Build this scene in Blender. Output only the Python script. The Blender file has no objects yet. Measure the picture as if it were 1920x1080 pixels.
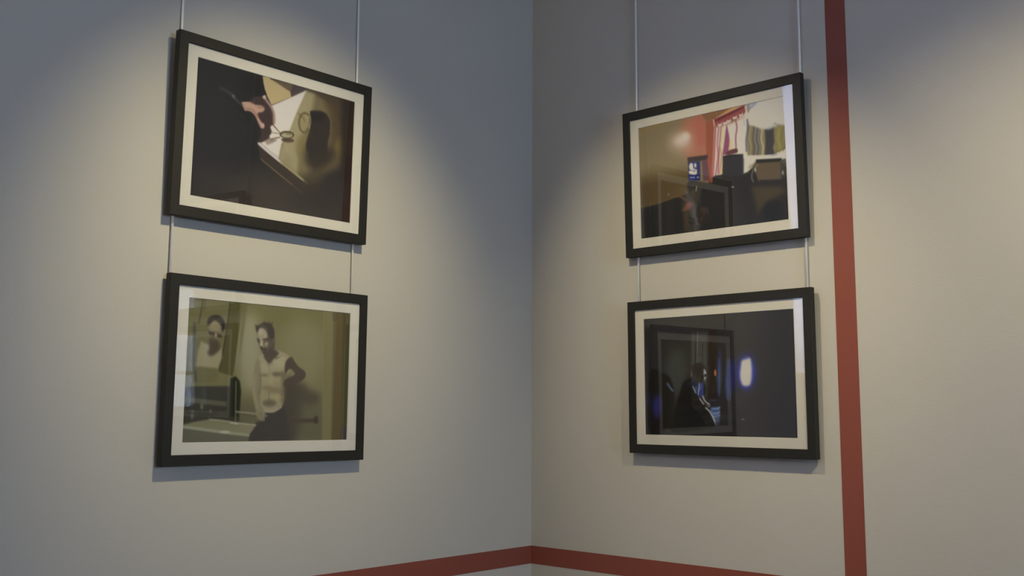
import bpy, bmesh, math, json
import numpy as np
from mathutils import Vector, Matrix

S = bpy.context.scene
COL = S.collection

# ------------------------------------------------------------------ camera
FPX = 1873.84
cd = bpy.data.cameras.new('camera'); cam = bpy.data.objects.new('camera', cd); COL.objects.link(cam)
cd.sensor_width = 36.0; cd.lens = FPX / 1920 * 36.0; cd.clip_start = 0.02
_r = Vector((0.6744, -0.7383, 0.0049)); _f = Vector((0.7320, 0.6694, 0.1268)).normalized()
_r = (_r - _f * _r.dot(_f)).normalized(); _u = _r.cross(_f)
cam.matrix_world = Matrix(((_r.x, _u.x, -_f.x, -2.1895), (_r.y, _u.y, -_f.y, -1.9232), (_r.z, _u.z, -_f.z, 0.0), (0, 0, 0, 1)))
S.camera = cam

# ------------------------------------------------------------------ view, sky, lamps
S.view_settings.view_transform = 'Standard'
S.view_settings.look = 'None'
S.view_settings.gamma = 1.0
S.view_settings.use_curve_mapping = False
S.view_settings.exposure = 0.09
S.cycles.max_bounces = 10
S.cycles.diffuse_bounces = 5
S.cycles.glossy_bounces = 5
S.cycles.transparent_max_bounces = 16
S.cycles.use_denoising = True

SKY = 27.0
world = bpy.data.worlds.new('overcast_sky'); S.world = world; world.use_nodes = True
bg = world.node_tree.nodes['Background']; bg.inputs[0].default_value = (0.54, 0.71, 0.97, 1); bg.inputs[1].default_value = SKY

def portal(loc, rot, sx, sy):                      # sampling portal in a window opening, gives no light of its own
    ld = bpy.data.lights.new('window_portal', 'AREA'); ld.shape = 'RECTANGLE'; ld.size = sx; ld.size_y = sy
    ld.cycles.is_portal = True
    o = bpy.data.objects.new('window_portal', ld); COL.objects.link(o); o.location = loc; o.rotation_euler = rot
portal((-1.445, -5.10, 0.35), (math.radians(90), 0, 0), 0.99, 0.90)
portal((-2.016, 0.10, 0.795), (math.radians(-90), 0, 0), 0.608, 1.31)

def spot(loc, aim, watts, col, deg, blend, rad=0.022):
    ld = bpy.data.lights.new('ceiling_spot', 'SPOT'); ld.energy = watts; ld.color = col
    ld.spot_size = math.radians(deg); ld.spot_blend = blend; ld.shadow_soft_size = rad
    o = bpy.data.objects.new('ceiling_spot', ld); COL.objects.link(o); o.location = loc
    o.rotation_euler = (Vector(aim) - Vector(loc)).to_track_quat('-Z', 'Y').to_euler()
WARM = (1.0, 0.84, 0.48)
spot((-1.072, -1.150, 1.150), (-0.869, 0.0, 0.28), 64, WARM, 57, 1.0)
spot((-1.035, -0.658, 1.184), (0.0, -0.593, 0.309), 42, WARM, 56, 1.0)
spot((-1.020, -1.980, 1.205), (0.0, -1.327, 0.0), 70, WARM, 65, 1.0)
# added broad warm fill aimed at the right wall, no lamp seen there
ad = bpy.data.lights.new('warm_fill_light', 'AREA'); ad.shape = 'RECTANGLE'; ad.size = 1.0; ad.size_y = 0.6; ad.energy = 11; ad.color = (1.0, 0.80, 0.58)
ao = bpy.data.objects.new('warm_fill_light', ad); COL.objects.link(ao); ao.location = (-4.5, -0.9, 1.45)
ao.rotation_euler = (Vector((0, -1.1, -0.4)) - Vector((-4.5, -0.9, 1.45))).to_track_quat('-Z', 'Y').to_euler()

# ------------------------------------------------------------------ materials
def mat(name, col, rough=0.6, metal=0.0, spec=0.5, noise=0.0, nscale=8.0, bump=0.0, bscale=300.0):
    m = bpy.data.materials.new(name); m.use_nodes = True; nt = m.node_tree; b = nt.nodes['Principled BSDF']
    b.inputs['Roughness'].default_value = rough; b.inputs['Metallic'].default_value = metal
    b.inputs['Specular IOR Level'].default_value = spec; b.inputs['Base Color'].default_value = (*col, 1)
    tc = nt.nodes.new('ShaderNodeTexCoord')
    if noise:
        n = nt.nodes.new('ShaderNodeTexNoise'); n.inputs['Scale'].default_value = nscale; n.inputs['Detail'].default_value = 6
        r = nt.nodes.new('ShaderNodeMix'); r.data_type = 'RGBA'
        r.inputs[6].default_value = (*[c * (1 - noise) for c in col], 1); r.inputs[7].default_value = (*[min(1, c * (1 + noise)) for c in col], 1)
        nt.links.new(tc.outputs['Object'], n.inputs['Vector']); nt.links.new(n.outputs['Fac'], r.inputs[0]); nt.links.new(r.outputs[2], b.inputs['Base Color'])
    if bump:
        n = nt.nodes.new('ShaderNodeTexNoise'); n.inputs['Scale'].default_value = bscale; n.inputs['Detail'].default_value = 3
        k = nt.nodes.new('ShaderNodeBump'); k.inputs['Strength'].default_value = bump; k.inputs['Distance'].default_value = 0.001
        nt.links.new(tc.outputs['Object'], n.inputs['Vector']); nt.links.new(n.outputs['Fac'], k.inputs['Height']); nt.links.new(k.outputs['Normal'], b.inputs['Normal'])
    return m

M_WALL = mat('grey_wall_paint', (0.47, 0.46, 0.435), 0.75, spec=0.25, noise=0.02, nscale=3, bump=0.25, bscale=220)
M_BAND = mat('dark_red_paint', (0.225, 0.062, 0.045), 0.6, spec=0.3, noise=0.05, nscale=5, bump=0.2, bscale=220)
M_CEIL = mat('ceiling_paint', (0.6, 0.59, 0.57), 0.9, spec=0.2, noise=0.02)
M_FLOOR = mat('floor_boards', (0.36, 0.28, 0.20), 0.5, noise=0.2, nscale=4)
M_FRAME = mat('black_stained_wood', (0.016, 0.016, 0.0155), 0.55, spec=0.25, noise=0.15, nscale=60, bump=0.15, bscale=500)
M_MAT = mat('off_white_mat_card', (0.60, 0.595, 0.57), 0.9, spec=0.15, noise=0.01, nscale=40)
M_BACK = mat('brown_backing_board', (0.20, 0.14, 0.09), 0.9, noise=0.1)
M_ROD = mat('pale_lacquered_metal', (0.80, 0.80, 0.80), 0.35, metal=0.15, noise=0.02)
M_HOOK = mat('dull_steel', (0.25, 0.25, 0.25), 0.5, metal=0.8, noise=0.05)
M_WHITE = mat('white_gloss_paint', (0.75, 0.75, 0.74), 0.4, noise=0.01)
M_DARKP = mat('dark_print_ink', (0.02, 0.019, 0.018), 0.6, noise=0.4, nscale=7)

def glass_mat():
    m = bpy.data.materials.new('clear_glass'); m.use_nodes = True; nt = m.node_tree; nt.nodes.clear()
    out = nt.nodes.new('ShaderNodeOutputMaterial'); mx = nt.nodes.new('ShaderNodeMixShader')
    tr = nt.nodes.new('ShaderNodeBsdfTransparent'); gl = nt.nodes.new('ShaderNodeBsdfGlossy'); gl.inputs['Roughness'].default_value = 0.0
    fr = nt.nodes.new('ShaderNodeFresnel'); fr.inputs['IOR'].default_value = 1.5
    ge = nt.nodes.new('ShaderNodeNewGeometry')
    inv = nt.nodes.new('ShaderNodeMath'); inv.operation = 'SUBTRACT'; inv.inputs[0].default_value = 1.0
    a = nt.nodes.new('ShaderNodeMath'); a.operation = 'MULTIPLY'; b = nt.nodes.new('ShaderNodeMath'); b.operation = 'MULTIPLY'; b.inputs[1].default_value = 1.85; b.use_clamp = True
    nt.links.new(ge.outputs['Backfacing'], inv.inputs[1]); nt.links.new(fr.outputs[0], a.inputs[0]); nt.links.new(inv.outputs[0], a.inputs[1])
    nt.links.new(a.outputs[0], b.inputs[0]); nt.links.new(b.outputs[0], mx.inputs[0])
    nt.links.new(tr.outputs[0], mx.inputs[1]); nt.links.new(gl.outputs[0], mx.inputs[2]); nt.links.new(mx.outputs[0], out.inputs[0])
    return m
M_GLASS = glass_mat()

def blind_mat():
    m = bpy.data.materials.new('added_blind_fabric'); m.use_nodes = True; nt = m.node_tree; nt.nodes.clear()
    out = nt.nodes.new('ShaderNodeOutputMaterial'); mx = nt.nodes.new('ShaderNodeMixShader'); mx.inputs[0].default_value = 0.56
    d = nt.nodes.new('ShaderNodeBsdfDiffuse'); d.inputs[0].default_value = (0.8, 0.8, 0.85, 1)
    t = nt.nodes.new('ShaderNodeBsdfTranslucent'); t.inputs[0].default_value = (0.84, 0.82, 0.92, 1)
    nt.links.new(d.outputs[0], mx.inputs[1]); nt.links.new(t.outputs[0], mx.inputs[2]); nt.links.new(mx.outputs[0], out.inputs[0])
    return m
M_BLIND = blind_mat()

def print_mat():
    m = bpy.data.materials.new('photographic_print_ink'); m.use_nodes = True; nt = m.node_tree; b = nt.nodes['Principled BSDF']
    a = nt.nodes.new('ShaderNodeAttribute'); a.attribute_name = 'ink'; nt.links.new(a.outputs['Color'], b.inputs['Base Color'])
    b.inputs['Roughness'].default_value = 0.6; b.inputs['Specular IOR Level'].default_value = 0.2
    return m
M_PRINT = print_mat()

# ------------------------------------------------------------------ mesh helpers
def add_box(bm, x0, x1, y0, y1, z0, z1):
    v = [bm.verts.new(p) for p in ((x0,y0,z0),(x1,y0,z0),(x1,y1,z0),(x0,y1,z0),(x0,y0,z1),(x1,y0,z1),(x1,y1,z1),(x0,y1,z1))]
    for f in ((0,3,2,1),(4,5,6,7),(0,1,5,4),(1,2,6,5),(2,3,7,6),(3,0,4,7)): bm.faces.new([v[i] for i in f])
def add_tube(bm, p, q, r, n=14, cap=True):
    p, q = Vector(p), Vector(q); d = (q - p).normalized(); a = d.orthogonal().normalized(); b = d.cross(a)
    R = [[bm.verts.new(c + a * (r * math.cos(2*math.pi*i/n)) + b * (r * math.sin(2*math.pi*i/n))) for i in range(n)] for c in (p, q)]
    for i in range(n):
        f = bm.faces.new((R[0][i], R[0][(i+1) % n], R[1][(i+1) % n], R[1][i])); f.smooth = True
    if cap: bm.faces.new(R[0][::-1]); bm.faces.new(R[1])
def obj(name, bm, m, parent=None, bevel=0):
    me = bpy.data.meshes.new(name)
    bmesh.ops.recalc_face_normals(bm, faces=bm.faces); bm.to_mesh(me); bm.free(); me.materials.append(m)
    o = bpy.data.objects.new(name, me); COL.objects.link(o); o.parent = parent
    if bevel:
        k = o.modifiers.new('edge', 'BEVEL'); k.width = bevel; k.segments = 2; k.limit_method = 'ANGLE'
    return o
def boxes(name, lst, m, parent=None, bevel=0):
    bm = bmesh.new()
    for b in lst: add_box(bm, *b)
    return obj(name, bm, m, parent, bevel)
def struct(o, label=None):
    o['kind'] = 'structure'
    if label: o['label'] = label; o['category'] = 'room'
    return o
def tag(o, label, cat, group=None):
    o['label'] = label; o['category'] = cat
    if group: o['group'] = group
    return o

# ------------------------------------------------------------------ the room
Z0, Z1, X0, Y0, T = -1.45, 1.75, -5.0, -5.0, 0.2
W1 = (-2.32, -1.712, 0.14, 1.45)      # window in the left wall, just outside the picture
W2 = (-1.94, -0.95, -0.10, 0.80)      # window in the wall behind the camera
struct(boxes('wall_left', [(X0, W1[0], 0, T, Z0, Z1), (W1[1], T, 0, T, Z0, Z1), (W1[0], W1[1], 0, T, Z0, W1[2]), (W1[0], W1[1], 0, T, W1[3], Z1)], M_WALL), 'grey painted wall on the left of the corner')
struct(boxes('wall_right', [(0, T, Y0, 0, Z0, Z1)], M_WALL), 'grey painted wall on the right of the corner')
struct(boxes('wall_back', [(X0, W2[0], Y0-T, Y0, Z0, Z1), (W2[1], T, Y0-T, Y0, Z0, Z1), (W2[0], W2[1], Y0-T, Y0, Z0, W2[2]), (W2[0], W2[1], Y0-T, Y0, W2[3], Z1)], M_WALL), 'grey wall behind the camera')
struct(boxes('wall_side', [(X0-T, X0, Y0-T, T, Z0, Z1)], M_WALL), 'grey wall behind the camera on its left')
struct(boxes('floor', [(X0-T, T, Y0-T, T, Z0-0.1, Z0)], M_FLOOR), 'dark floor of the room')
struct(boxes('ceiling', [(X0-T, T, Y0-T, T, Z1, Z1+0.1)], M_CEIL), 'pale ceiling of the room')
# painted dark red bands: one level band that turns the corner, one upright stripe
BT, BB, S1, S2, E = -0.3658, -0.4151, 0.9301, 0.9795, 0.0006
struct(boxes('trim_1', [(X0, 0, -E, 0, BB, BT)], M_BAND), 'dark red level band painted low on the left wall')
struct(boxes('trim_2', [(-E, 0, -S1, -E, BB, BT), (-E, 0, Y0, -S2, BB, BT)], M_BAND), 'dark red level band painted low on the right wall')
struct(boxes('trim_3', [(-E, 0, -S2, -S1, Z0, Z1)], M_BAND), 'dark red upright stripe painted on the right wall')
# hanging rail under the ceiling
struct(boxes('trim_4', [(X0, 0, -0.022, 0, Z1-0.03, Z1)], M_WHITE, bevel=0.002), 'white hanging rail along the top of the left wall')
struct(boxes('trim_5', [(-0.022, 0, Y0, -0.022, Z1-0.03, Z1)], M_WHITE, bevel=0.002), 'white hanging rail along the top of the right wall')

def window(name, w, y, cols, rows, label):
    t = bpy.data.objects.new(name, None); COL.objects.link(t); struct(t, label)
    x0, x1, z0, z1 = w; f = 0.045
    boxes('window_frame', [(x0, x0+f, y-.03, y+.03, z0, z1), (x1-f, x1, y-.03, y+.03, z0, z1), (x0+f, x1-f, y-.03, y+.03, z0, z0+f), (x0+f, x1-f, y-.03, y+.03, z1-f, z1)], M_WHITE, t, 0.003)
    for i in range(1, cols):
        c = x0 + (x1-x0)*i/cols; boxes('glazing_bar', [(c-.012, c+.012, y-.02, y+.02, z0+f, z1-f)], M_WHITE, t)
    for j in range(1, rows):
        c = z0 + (z1-z0)*j/rows; boxes('glazing_bar', [(x0+f, x1-f, y-.018, y+.018, c-.012, c+.012)], M_WHITE, t)
    boxes('glass_pane', [(x0+f, x1-f, y-.003, y+.003, z0+f, z1-f)], M_GLASS, t)
    return t
window('window_1', W1, 0.12, 2, 2, 'white framed window in the left wall beyond the picture edge')
window('window_2', W2, Y0-0.12, 3, 3, 'white framed window in the wall behind the camera')
bl = boxes('added_blind', [(W1[0]+.01, W1[1]-.002, 0.016, 0.0172, W1[2]+.02, W1[3]-.03)], M_BLIND)  # added blind, put in to dim the daylight of the left wall window
bm = bmesh.new(); add_tube(bm, (W1[0]+.01, 0.022, W1[3]-.024), (W1[1]-.01, 0.022, W1[3]-.024), 0.018); obj('added_blind_tube', bm, M_WHITE, bl)
tag(bl, 'white roller blind added to dim the left wall window', 'blind')

# ------------------------------------------------------------------ prints
INK = json.loads(r'''
{
"hands_and_mug":[
["b",[24,25,30]],
["p",[[0.0052,0.8095],[1.0299,0.55],[1.0506,1.0607],[-0.0039,1.2577]],[45,41,41],0.1,1,0],
["p",[[0.6604,0.0138],[1.0077,0.0005],[1.0284,0.5135],[0.9411,0.5725],[0.8421,0.5976],[0.5768,0.6648],[0.5592,0.2512]],[74,62,47],0.04,1,0],
["p",[[0.6077,0.0245],[0.696,0.0089],[0.7947,0.048],[0.8474,0.1254],[0.8548,0.3048],[0.8133,0.4971],[0.7515,0.6205],[0.6847,0.7361],[0.595,0.688],[0.477,0.587],[0.3905,0.5082],[0.4496,0.3404]],[109,102,78],0.0333,1,0],
["p",[[0.7947,0.048],[0.9216,0.0946],[0.9322,0.3555],[0.8577,0.3765],[0.825,0.1832]],[76,64,47],0.04,0.8,0],
["p",[[0.6545,0.0157],[0.7206,0.0221],[0.7042,0.2062],[0.6427,0.4371],[0.624,0.6878],[0.5004,0.6084],[0.5368,0.3975]],[147,142,118],0.02,1,0],
["p",[[0.4413,0.2121],[0.6635,0.0184],[0.6067,0.2083],[0.5642,0.3686],[0.5178,0.4862],[0.5031,0.6076],[0.4315,0.5651],[0.3745,0.5195],[0.4466,0.465],[0.4441,0.342]],[198,197,203],0.0047,1,0],
["p",[[0.3797,0.0025],[0.432,-0.0057],[0.5632,0.0045],[0.5597,0.0583],[0.5674,0.1028],[0.4439,0.2058],[0.4134,0.1455],[0.4011,0.1153],[0.3876,0.0581]],[172,158,127],0.0027,1,0],
["p",[[0.4269,0.0065],[0.5742,-0.0099],[0.5731,0.0327],[0.56,0.0653],[0.4929,0.0356]],[93,82,69],0.0027,1,0],
["p",[[0.4238,-0.0028],[0.5769,-0.0144],[0.5718,0.0015],[0.4299,0.0103]],[59,53,46],0.0027,1,0],
["p",[[0.5712,-0.0124],[0.6715,-0.0043],[0.6632,0.0114],[0.5673,0.1001],[0.5602,0.0687],[0.5755,0.0213]],[67,59,63],0.0027,1,0],
["l",[[0.6634,0.0142],[0.757,0.0243],[0.8582,0.0855],[0.9126,0.1855]],[61,51,38],0.0093,0.7,0.0047,1],
["p",[[0.6777,0.0008],[1.0074,-0.0069],[1.0033,0.0539],[0.8509,0.0587],[0.745,0.0283]],[71,62,48],0.0133,0.8,0],
["p",[[0.6912,0.466],[0.6896,0.5044],[0.6821,0.5385],[0.6697,0.5633],[0.6544,0.5748],[0.6385,0.5715],[0.6245,0.5539],[0.6144,0.5248],[0.6098,0.4885],[0.6113,0.4505],[0.6187,0.4165],[0.6309,0.3916],[0.6462,0.3797],[0.6621,0.3827],[0.6763,0.4001],[0.6865,0.4294]],[116,108,76],0.02,0.8,0],
["p",[[0.6943,0.1844],[0.7264,0.1621],[0.7745,0.152],[0.812,0.1691],[0.8338,0.2168],[0.8333,0.3111],[0.8213,0.394],[0.81,0.4908],[0.7174,0.5227],[0.6759,0.4561],[0.6968,0.3153]],[45,40,36],0.006,1,1],
["p",[[0.8438,0.4889],[0.8389,0.5316],[0.8219,0.5711],[0.7953,0.6013],[0.7635,0.6175],[0.7312,0.6176],[0.7034,0.6016],[0.6842,0.5722],[0.6762,0.5337],[0.6808,0.4919],[0.6972,0.453],[0.7231,0.4226],[0.7547,0.4056],[0.7872,0.4046],[0.8156,0.4201],[0.8356,0.4497]],[42,38,36],0.04,1,0],
["p",[[0.8954,0.5333],[0.8897,0.5681],[0.8708,0.6011],[0.8417,0.6271],[0.8071,0.6423],[0.7722,0.6445],[0.7424,0.6334],[0.7219,0.6109],[0.7138,0.5804],[0.7193,0.5464],[0.7374,0.5139],[0.7657,0.4877],[0.8,0.4719],[0.8352,0.469],[0.8658,0.4795],[0.887,0.5021]],[51,44,40],0.0467,0.8,0],
["p",[[0.6943,0.1844],[0.7264,0.1621],[0.7624,0.1536],[0.7997,0.1693],[0.7656,0.2303],[0.7063,0.2555]],[28,25,26],0.0133,0.8,0],
["l",[[0.8152,0.1717],[0.8375,0.2156],[0.8346,0.2962]],[120,112,86],0.0033,0.7,0.0027,1],
["l",[[0.6884,0.1862],[0.7012,0.2499],[0.6921,0.3167]],[173,166,139],0.0027,0.8,0.0033,1],
["p",[[0.6831,0.2732],[0.6822,0.2974],[0.6777,0.319],[0.6703,0.3347],[0.6611,0.3422],[0.6515,0.3402],[0.643,0.3293],[0.6369,0.3109],[0.6341,0.288],[0.635,0.264],[0.6394,0.2425],[0.6468,0.2267],[0.6559,0.2191],[0.6655,0.2209],[0.6741,0.2318],[0.6803,0.2501]],[138,133,105],0.0067,0.9,0],
["l",[[0.6833,0.2056],[0.6593,0.2003],[0.6367,0.2237],[0.6249,0.2661],[0.6282,0.3145],[0.6418,0.3457],[0.6657,0.3529],[0.685,0.3188]],[84,77,50],0.0033,1,0.0087,1],
["l",[[0.6833,0.2056],[0.6593,0.2003],[0.6367,0.2237],[0.6249,0.2661],[0.6282,0.3145],[0.6418,0.3457],[0.6657,0.3529],[0.685,0.3188]],[152,146,127],0.0033,0.6,0.0017,1],
["l",[[0.6188,0.2186],[0.6522,0.2436],[0.659,0.2628]],[89,81,45],0.0053,0.7,0.0047,1],
["p",[[0.9491,0.3801],[0.9472,0.4031],[0.9398,0.4242],[0.9281,0.44],[0.9139,0.4483],[0.8994,0.4478],[0.8869,0.4386],[0.878,0.4221],[0.8743,0.4009],[0.8762,0.3781],[0.8835,0.3572],[0.8951,0.3413],[0.9092,0.3328],[0.9237,0.3331],[0.9364,0.3422],[0.9454,0.3587]],[109,98,51],0.0267,0.9,0],
["l",[[0.9191,0.3446],[0.919,0.4177],[0.8765,0.5309],[0.8062,0.621],[0.7135,0.7151]],[95,87,54],0.0333,0.75,0.0267,1],
["p",[[0.9043,-0.0174],[1.0068,-0.0216],[1.0494,1.0316],[0.9355,1.0533]],[38,31,29],0.0267,0.9,0],
["p",[[0.9429,0.4624],[1.0255,0.4403],[1.0494,1.0316],[0.9418,1.0521]],[36,25,24],0.0133,0.6,0],
["p",[[0.9745,0.769],[0.962,0.8192],[0.923,0.8678],[0.864,0.907],[0.7946,0.9309],[0.7258,0.9362],[0.6677,0.9227],[0.6285,0.8928],[0.6135,0.8508],[0.6247,0.8029],[0.6607,0.7558],[0.7167,0.7164],[0.7847,0.6907],[0.8547,0.6831],[0.9159,0.6951],[0.9582,0.7252]],[42,38,39],0.0667,0.95,0],
["p",[[0.7964,0.6807],[0.7916,0.6983],[0.7765,0.7158],[0.7536,0.7306],[0.7265,0.7403],[0.6993,0.7435],[0.6761,0.7399],[0.6604,0.73],[0.6544,0.7153],[0.659,0.6981],[0.6736,0.6808],[0.696,0.6661],[0.723,0.6561],[0.7504,0.6525],[0.7741,0.6559],[0.7903,0.6658]],[69,62,47],0.04,0.7,0],
["l",[[0.5465,0.4921],[0.5655,0.5355],[0.591,0.5915]],[168,164,148],0.0053,0.5,0.0027,1],
["p",[[0.5973,0.6038],[0.5957,0.6282],[0.5891,0.6503],[0.5785,0.6665],[0.5657,0.6745],[0.5525,0.6731],[0.5409,0.6625],[0.5328,0.6444],[0.5292,0.6215],[0.5308,0.5973],[0.5372,0.5753],[0.5477,0.559],[0.5605,0.5508],[0.5737,0.552],[0.5854,0.5625],[0.5936,0.5807]],[127,121,97],0.0267,0.6,0],
["p",[[0.3076,0.2246],[0.3377,0.1706],[0.3858,0.1444],[0.4146,0.1726],[0.4444,0.218],[0.4633,0.2672],[0.469,0.3345],[0.4533,0.3599],[0.4401,0.3776],[0.4525,0.4083],[0.4381,0.4605],[0.4117,0.492],[0.3797,0.5113],[0.393,0.4394],[0.3441,0.3181]],[56,43,47],0.0047,1,1],
["l",[[0.3961,0.1547],[0.4152,0.1862],[0.4416,0.2189],[0.4605,0.2681],[0.4651,0.3357]],[150,130,131],0.006,1,0.01,1],
["p",[[0.4061,0.1548],[0.4056,0.1618],[0.4037,0.1682],[0.4007,0.173],[0.397,0.1756],[0.3932,0.1755],[0.3899,0.1727],[0.3875,0.1677],[0.3865,0.1613],[0.3869,0.1543],[0.3888,0.1479],[0.3918,0.143],[0.3955,0.1405],[0.3993,0.1405],[0.4027,0.1433],[0.405,0.1483]],[181,169,173],0.0033,1,0],
["p",[[0.2614,0.2443],[0.3077,0.2266],[0.346,0.2359],[0.384,0.2305],[0.4024,0.2486],[0.3914,0.276],[0.3647,0.2926],[0.3646,0.3151],[0.3848,0.3518],[0.4053,0.3675],[0.4032,0.3968],[0.3858,0.3993],[0.3709,0.371],[0.3499,0.3265],[0.3299,0.3035],[0.3053,0.295],[0.2798,0.299]],[169,141,136],0.0047,1,1],
["l",[[0.363,0.2509],[0.39,0.2423]],[127,95,87],0.0053,0.7,0.0053,1],
["l",[[0.2834,0.2831],[0.3316,0.2812],[0.3608,0.3265]],[116,86,76],0.0053,0.6,0.0047,1],
["p",[[0.4045,0.3759],[0.404,0.3818],[0.4021,0.3873],[0.3991,0.3914],[0.3954,0.3937],[0.3916,0.3936],[0.3883,0.3914],[0.386,0.3872],[0.385,0.3818],[0.3855,0.3759],[0.3874,0.3704],[0.3904,0.3663],[0.3941,0.364],[0.3979,0.364],[0.4012,0.3663],[0.4036,0.3704]],[180,151,150],0.0047,1,0],
["p",[[0.2341,0.2485],[0.2603,0.2433],[0.2816,0.3038],[0.3121,0.328],[0.3351,0.3615],[0.2415,0.4168]],[15,20,20],0.004,1,0],
["l",[[0.1375,0.1808],[0.1741,0.1916],[0.2116,0.2138],[0.2337,0.2386],[0.2667,0.2682]],[77,75,85],0.0107,0.6,0.0087,1],
["p",[[0.2199,0.213],[0.2196,0.2177],[0.2182,0.2221],[0.216,0.2255],[0.2132,0.2273],[0.2104,0.2273],[0.208,0.2255],[0.2062,0.2222],[0.2055,0.2178],[0.2058,0.2131],[0.2072,0.2087],[0.2095,0.2054],[0.2122,0.2036],[0.215,0.2035],[0.2175,0.2053],[0.2192,0.2087]],[119,117,131],0.0053,0.7,0],
["l",[[0.2592,0.3377],[0.2757,0.3527]],[60,61,68],0.0093,0.5,0.0087,1],
["p",[[0.3738,-0.0057],[0.3851,0.0521],[0.3937,0.0972],[0.4107,0.1327],[0.3862,0.1545],[0.338,0.1773],[0.3075,0.2213],[0.2603,0.242],[0.2328,0.2188],[0.2461,0.0396]],[20,20,25],0.0033,1,0],
["p",[[0.4401,0.4428],[0.4586,0.4203],[0.5032,0.4107],[0.5016,0.4389],[0.4466,0.465]],[198,197,203],0.0027,1,0],
["p",[[0.597,0.4375],[0.5936,0.4451],[0.5844,0.4524],[0.5709,0.4585],[0.5552,0.4624],[0.5397,0.4635],[0.5267,0.4617],[0.5181,0.4572],[0.5153,0.4507],[0.5187,0.4433],[0.5277,0.436],[0.541,0.4299],[0.5566,0.426],[0.5723,0.4248],[0.5854,0.4266],[0.5941,0.431]],[78,62,56],0.0053,1,0],
["l",[[0.4495,0.4676],[0.5044,0.4381]],[95,84,62],0.0027,1,0.004,1],
["l",[[0.4473,0.4819],[0.483,0.4649]],[118,110,94],0.0027,1,0.002,1],
["p",[[0.5964,0.3924],[0.593,0.4045],[0.583,0.4165],[0.5679,0.4266],[0.5502,0.4333],[0.5324,0.4355],[0.5173,0.4329],[0.5072,0.4261],[0.5035,0.4159],[0.5068,0.4039],[0.5166,0.392],[0.5314,0.3819],[0.5491,0.3751],[0.567,0.3727],[0.5823,0.3752],[0.5926,0.3821]],[48,44,29],0.0027,1,0],
["p",[[0.5874,0.3981],[0.5847,0.4069],[0.5766,0.4157],[0.5645,0.4232],[0.5502,0.4284],[0.5358,0.4304],[0.5237,0.4289],[0.5155,0.4242],[0.5126,0.417],[0.5153,0.4084],[0.5232,0.3997],[0.5352,0.3921],[0.5494,0.3869],[0.5638,0.3848],[0.5761,0.3862],[0.5844,0.3909]],[154,153,138],0.0033,1,0],
["p",[[0.5881,0.3861],[0.5865,0.3903],[0.5816,0.3948],[0.5743,0.3991],[0.5656,0.4023],[0.5569,0.4041],[0.5495,0.4042],[0.5444,0.4025],[0.5426,0.3993],[0.5441,0.3951],[0.5489,0.3905],[0.5562,0.3863],[0.5648,0.383],[0.5736,0.3812],[0.5811,0.3812],[0.5862,0.3829]],[109,103,78],0.004,0.8,0],
["l",[[0.4568,0.352],[0.5057,0.4017]],[80,57,34],0.002,1,0.004,1],
["l",[[0.4849,0.3781],[0.5057,0.4017]],[167,153,113],0.002,1,0.002,1],
["l",[[0.4556,0.4143],[0.5032,0.4107]],[107,96,77],0.002,1,0.002,1],
["p",[[0.4117,0.492],[0.4438,0.4657],[0.4885,0.4633],[0.4618,0.495],[0.4294,0.5178]],[106,90,92],0.0053,0.6,0],
["p",[[0.3745,0.5195],[0.7153,0.7571],[0.6652,0.8321],[0.5994,0.7914],[0.396,0.6359],[0.3697,0.5344]],[50,43,40],0.0053,1,0],
["l",[[0.3774,0.5221],[0.4315,0.5651],[0.5239,0.6298]],[191,190,206],0.0027,1,0.0087,1],
["l",[[0.518,0.6258],[0.6065,0.6852],[0.697,0.7473]],[149,144,114],0.004,1,0.0087,1],
["l",[[0.6849,0.7396],[0.7585,0.7895]],[51,44,37],0.016,0.8,0.02,1],
["l",[[0.3908,0.5149],[0.465,0.5697],[0.5342,0.6064]],[141,135,136],0.002,1,0.0017,1],
["l",[[0.396,0.6359],[0.4933,0.7065],[0.5871,0.7735],[0.6653,0.8355]],[129,117,81],0.0027,1,0.003,1],
["l",[[0.6109,0.7887],[0.6774,0.8433]],[45,41,41],0.012,0.7,0.0133,1]],
"man_at_basin":[
["b",[113,111,79]],
["p",[[0.2457,-0.0183],[1.0141,-0.0262],[1.0201,0.1488],[0.2532,0.1595]],[106,105,65],0.0551,1,0],
["p",[[0.4412,0.3503],[0.4392,0.4585],[0.4248,0.5505],[0.4004,0.6121],[0.3699,0.6343],[0.3379,0.6143],[0.3092,0.5555],[0.2881,0.467],[0.2776,0.3619],[0.2793,0.2557],[0.293,0.1642],[0.3167,0.1012],[0.3471,0.0765],[0.3794,0.0945],[0.4087,0.1528],[0.4305,0.2427]],[141,143,122],0.062,1,0],
["p",[[0.823,0.3302],[0.8159,0.4336],[0.7886,0.5218],[0.7454,0.5812],[0.6935,0.6031],[0.6407,0.5851],[0.595,0.5305],[0.5629,0.4479],[0.549,0.3494],[0.5552,0.2494],[0.5808,0.1623],[0.6222,0.1011],[0.6735,0.0756],[0.7271,0.0903],[0.7746,0.1439],[0.8084,0.2282]],[125,124,93],0.062,1,0],
["p",[[0.0005,0.7027],[1.0384,0.6777],[1.0521,1.0728],[-0.0135,1.045]],[92,91,71],0.0689,1,0],
["p",[[0.817,-0.0038],[0.8829,-0.0041],[0.9042,1.0268],[0.8361,1.0254]],[116,113,78],0.0041,1,0],
["p",[[0.8829,-0.0041],[1.0146,-0.0116],[1.0506,1.0298],[0.8917,1.0265]],[92,87,59],0.0041,1,0],
["p",[[0.9499,-0.0044],[1.0146,-0.0116],[1.0262,0.8863],[0.9621,0.8862]],[73,73,47],0.0096,1,0],
["p",[[0.9621,0.8862],[1.0262,0.8863],[1.0247,1.0293],[0.9545,1.0278]],[70,66,67],0.0055,1,0],
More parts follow.
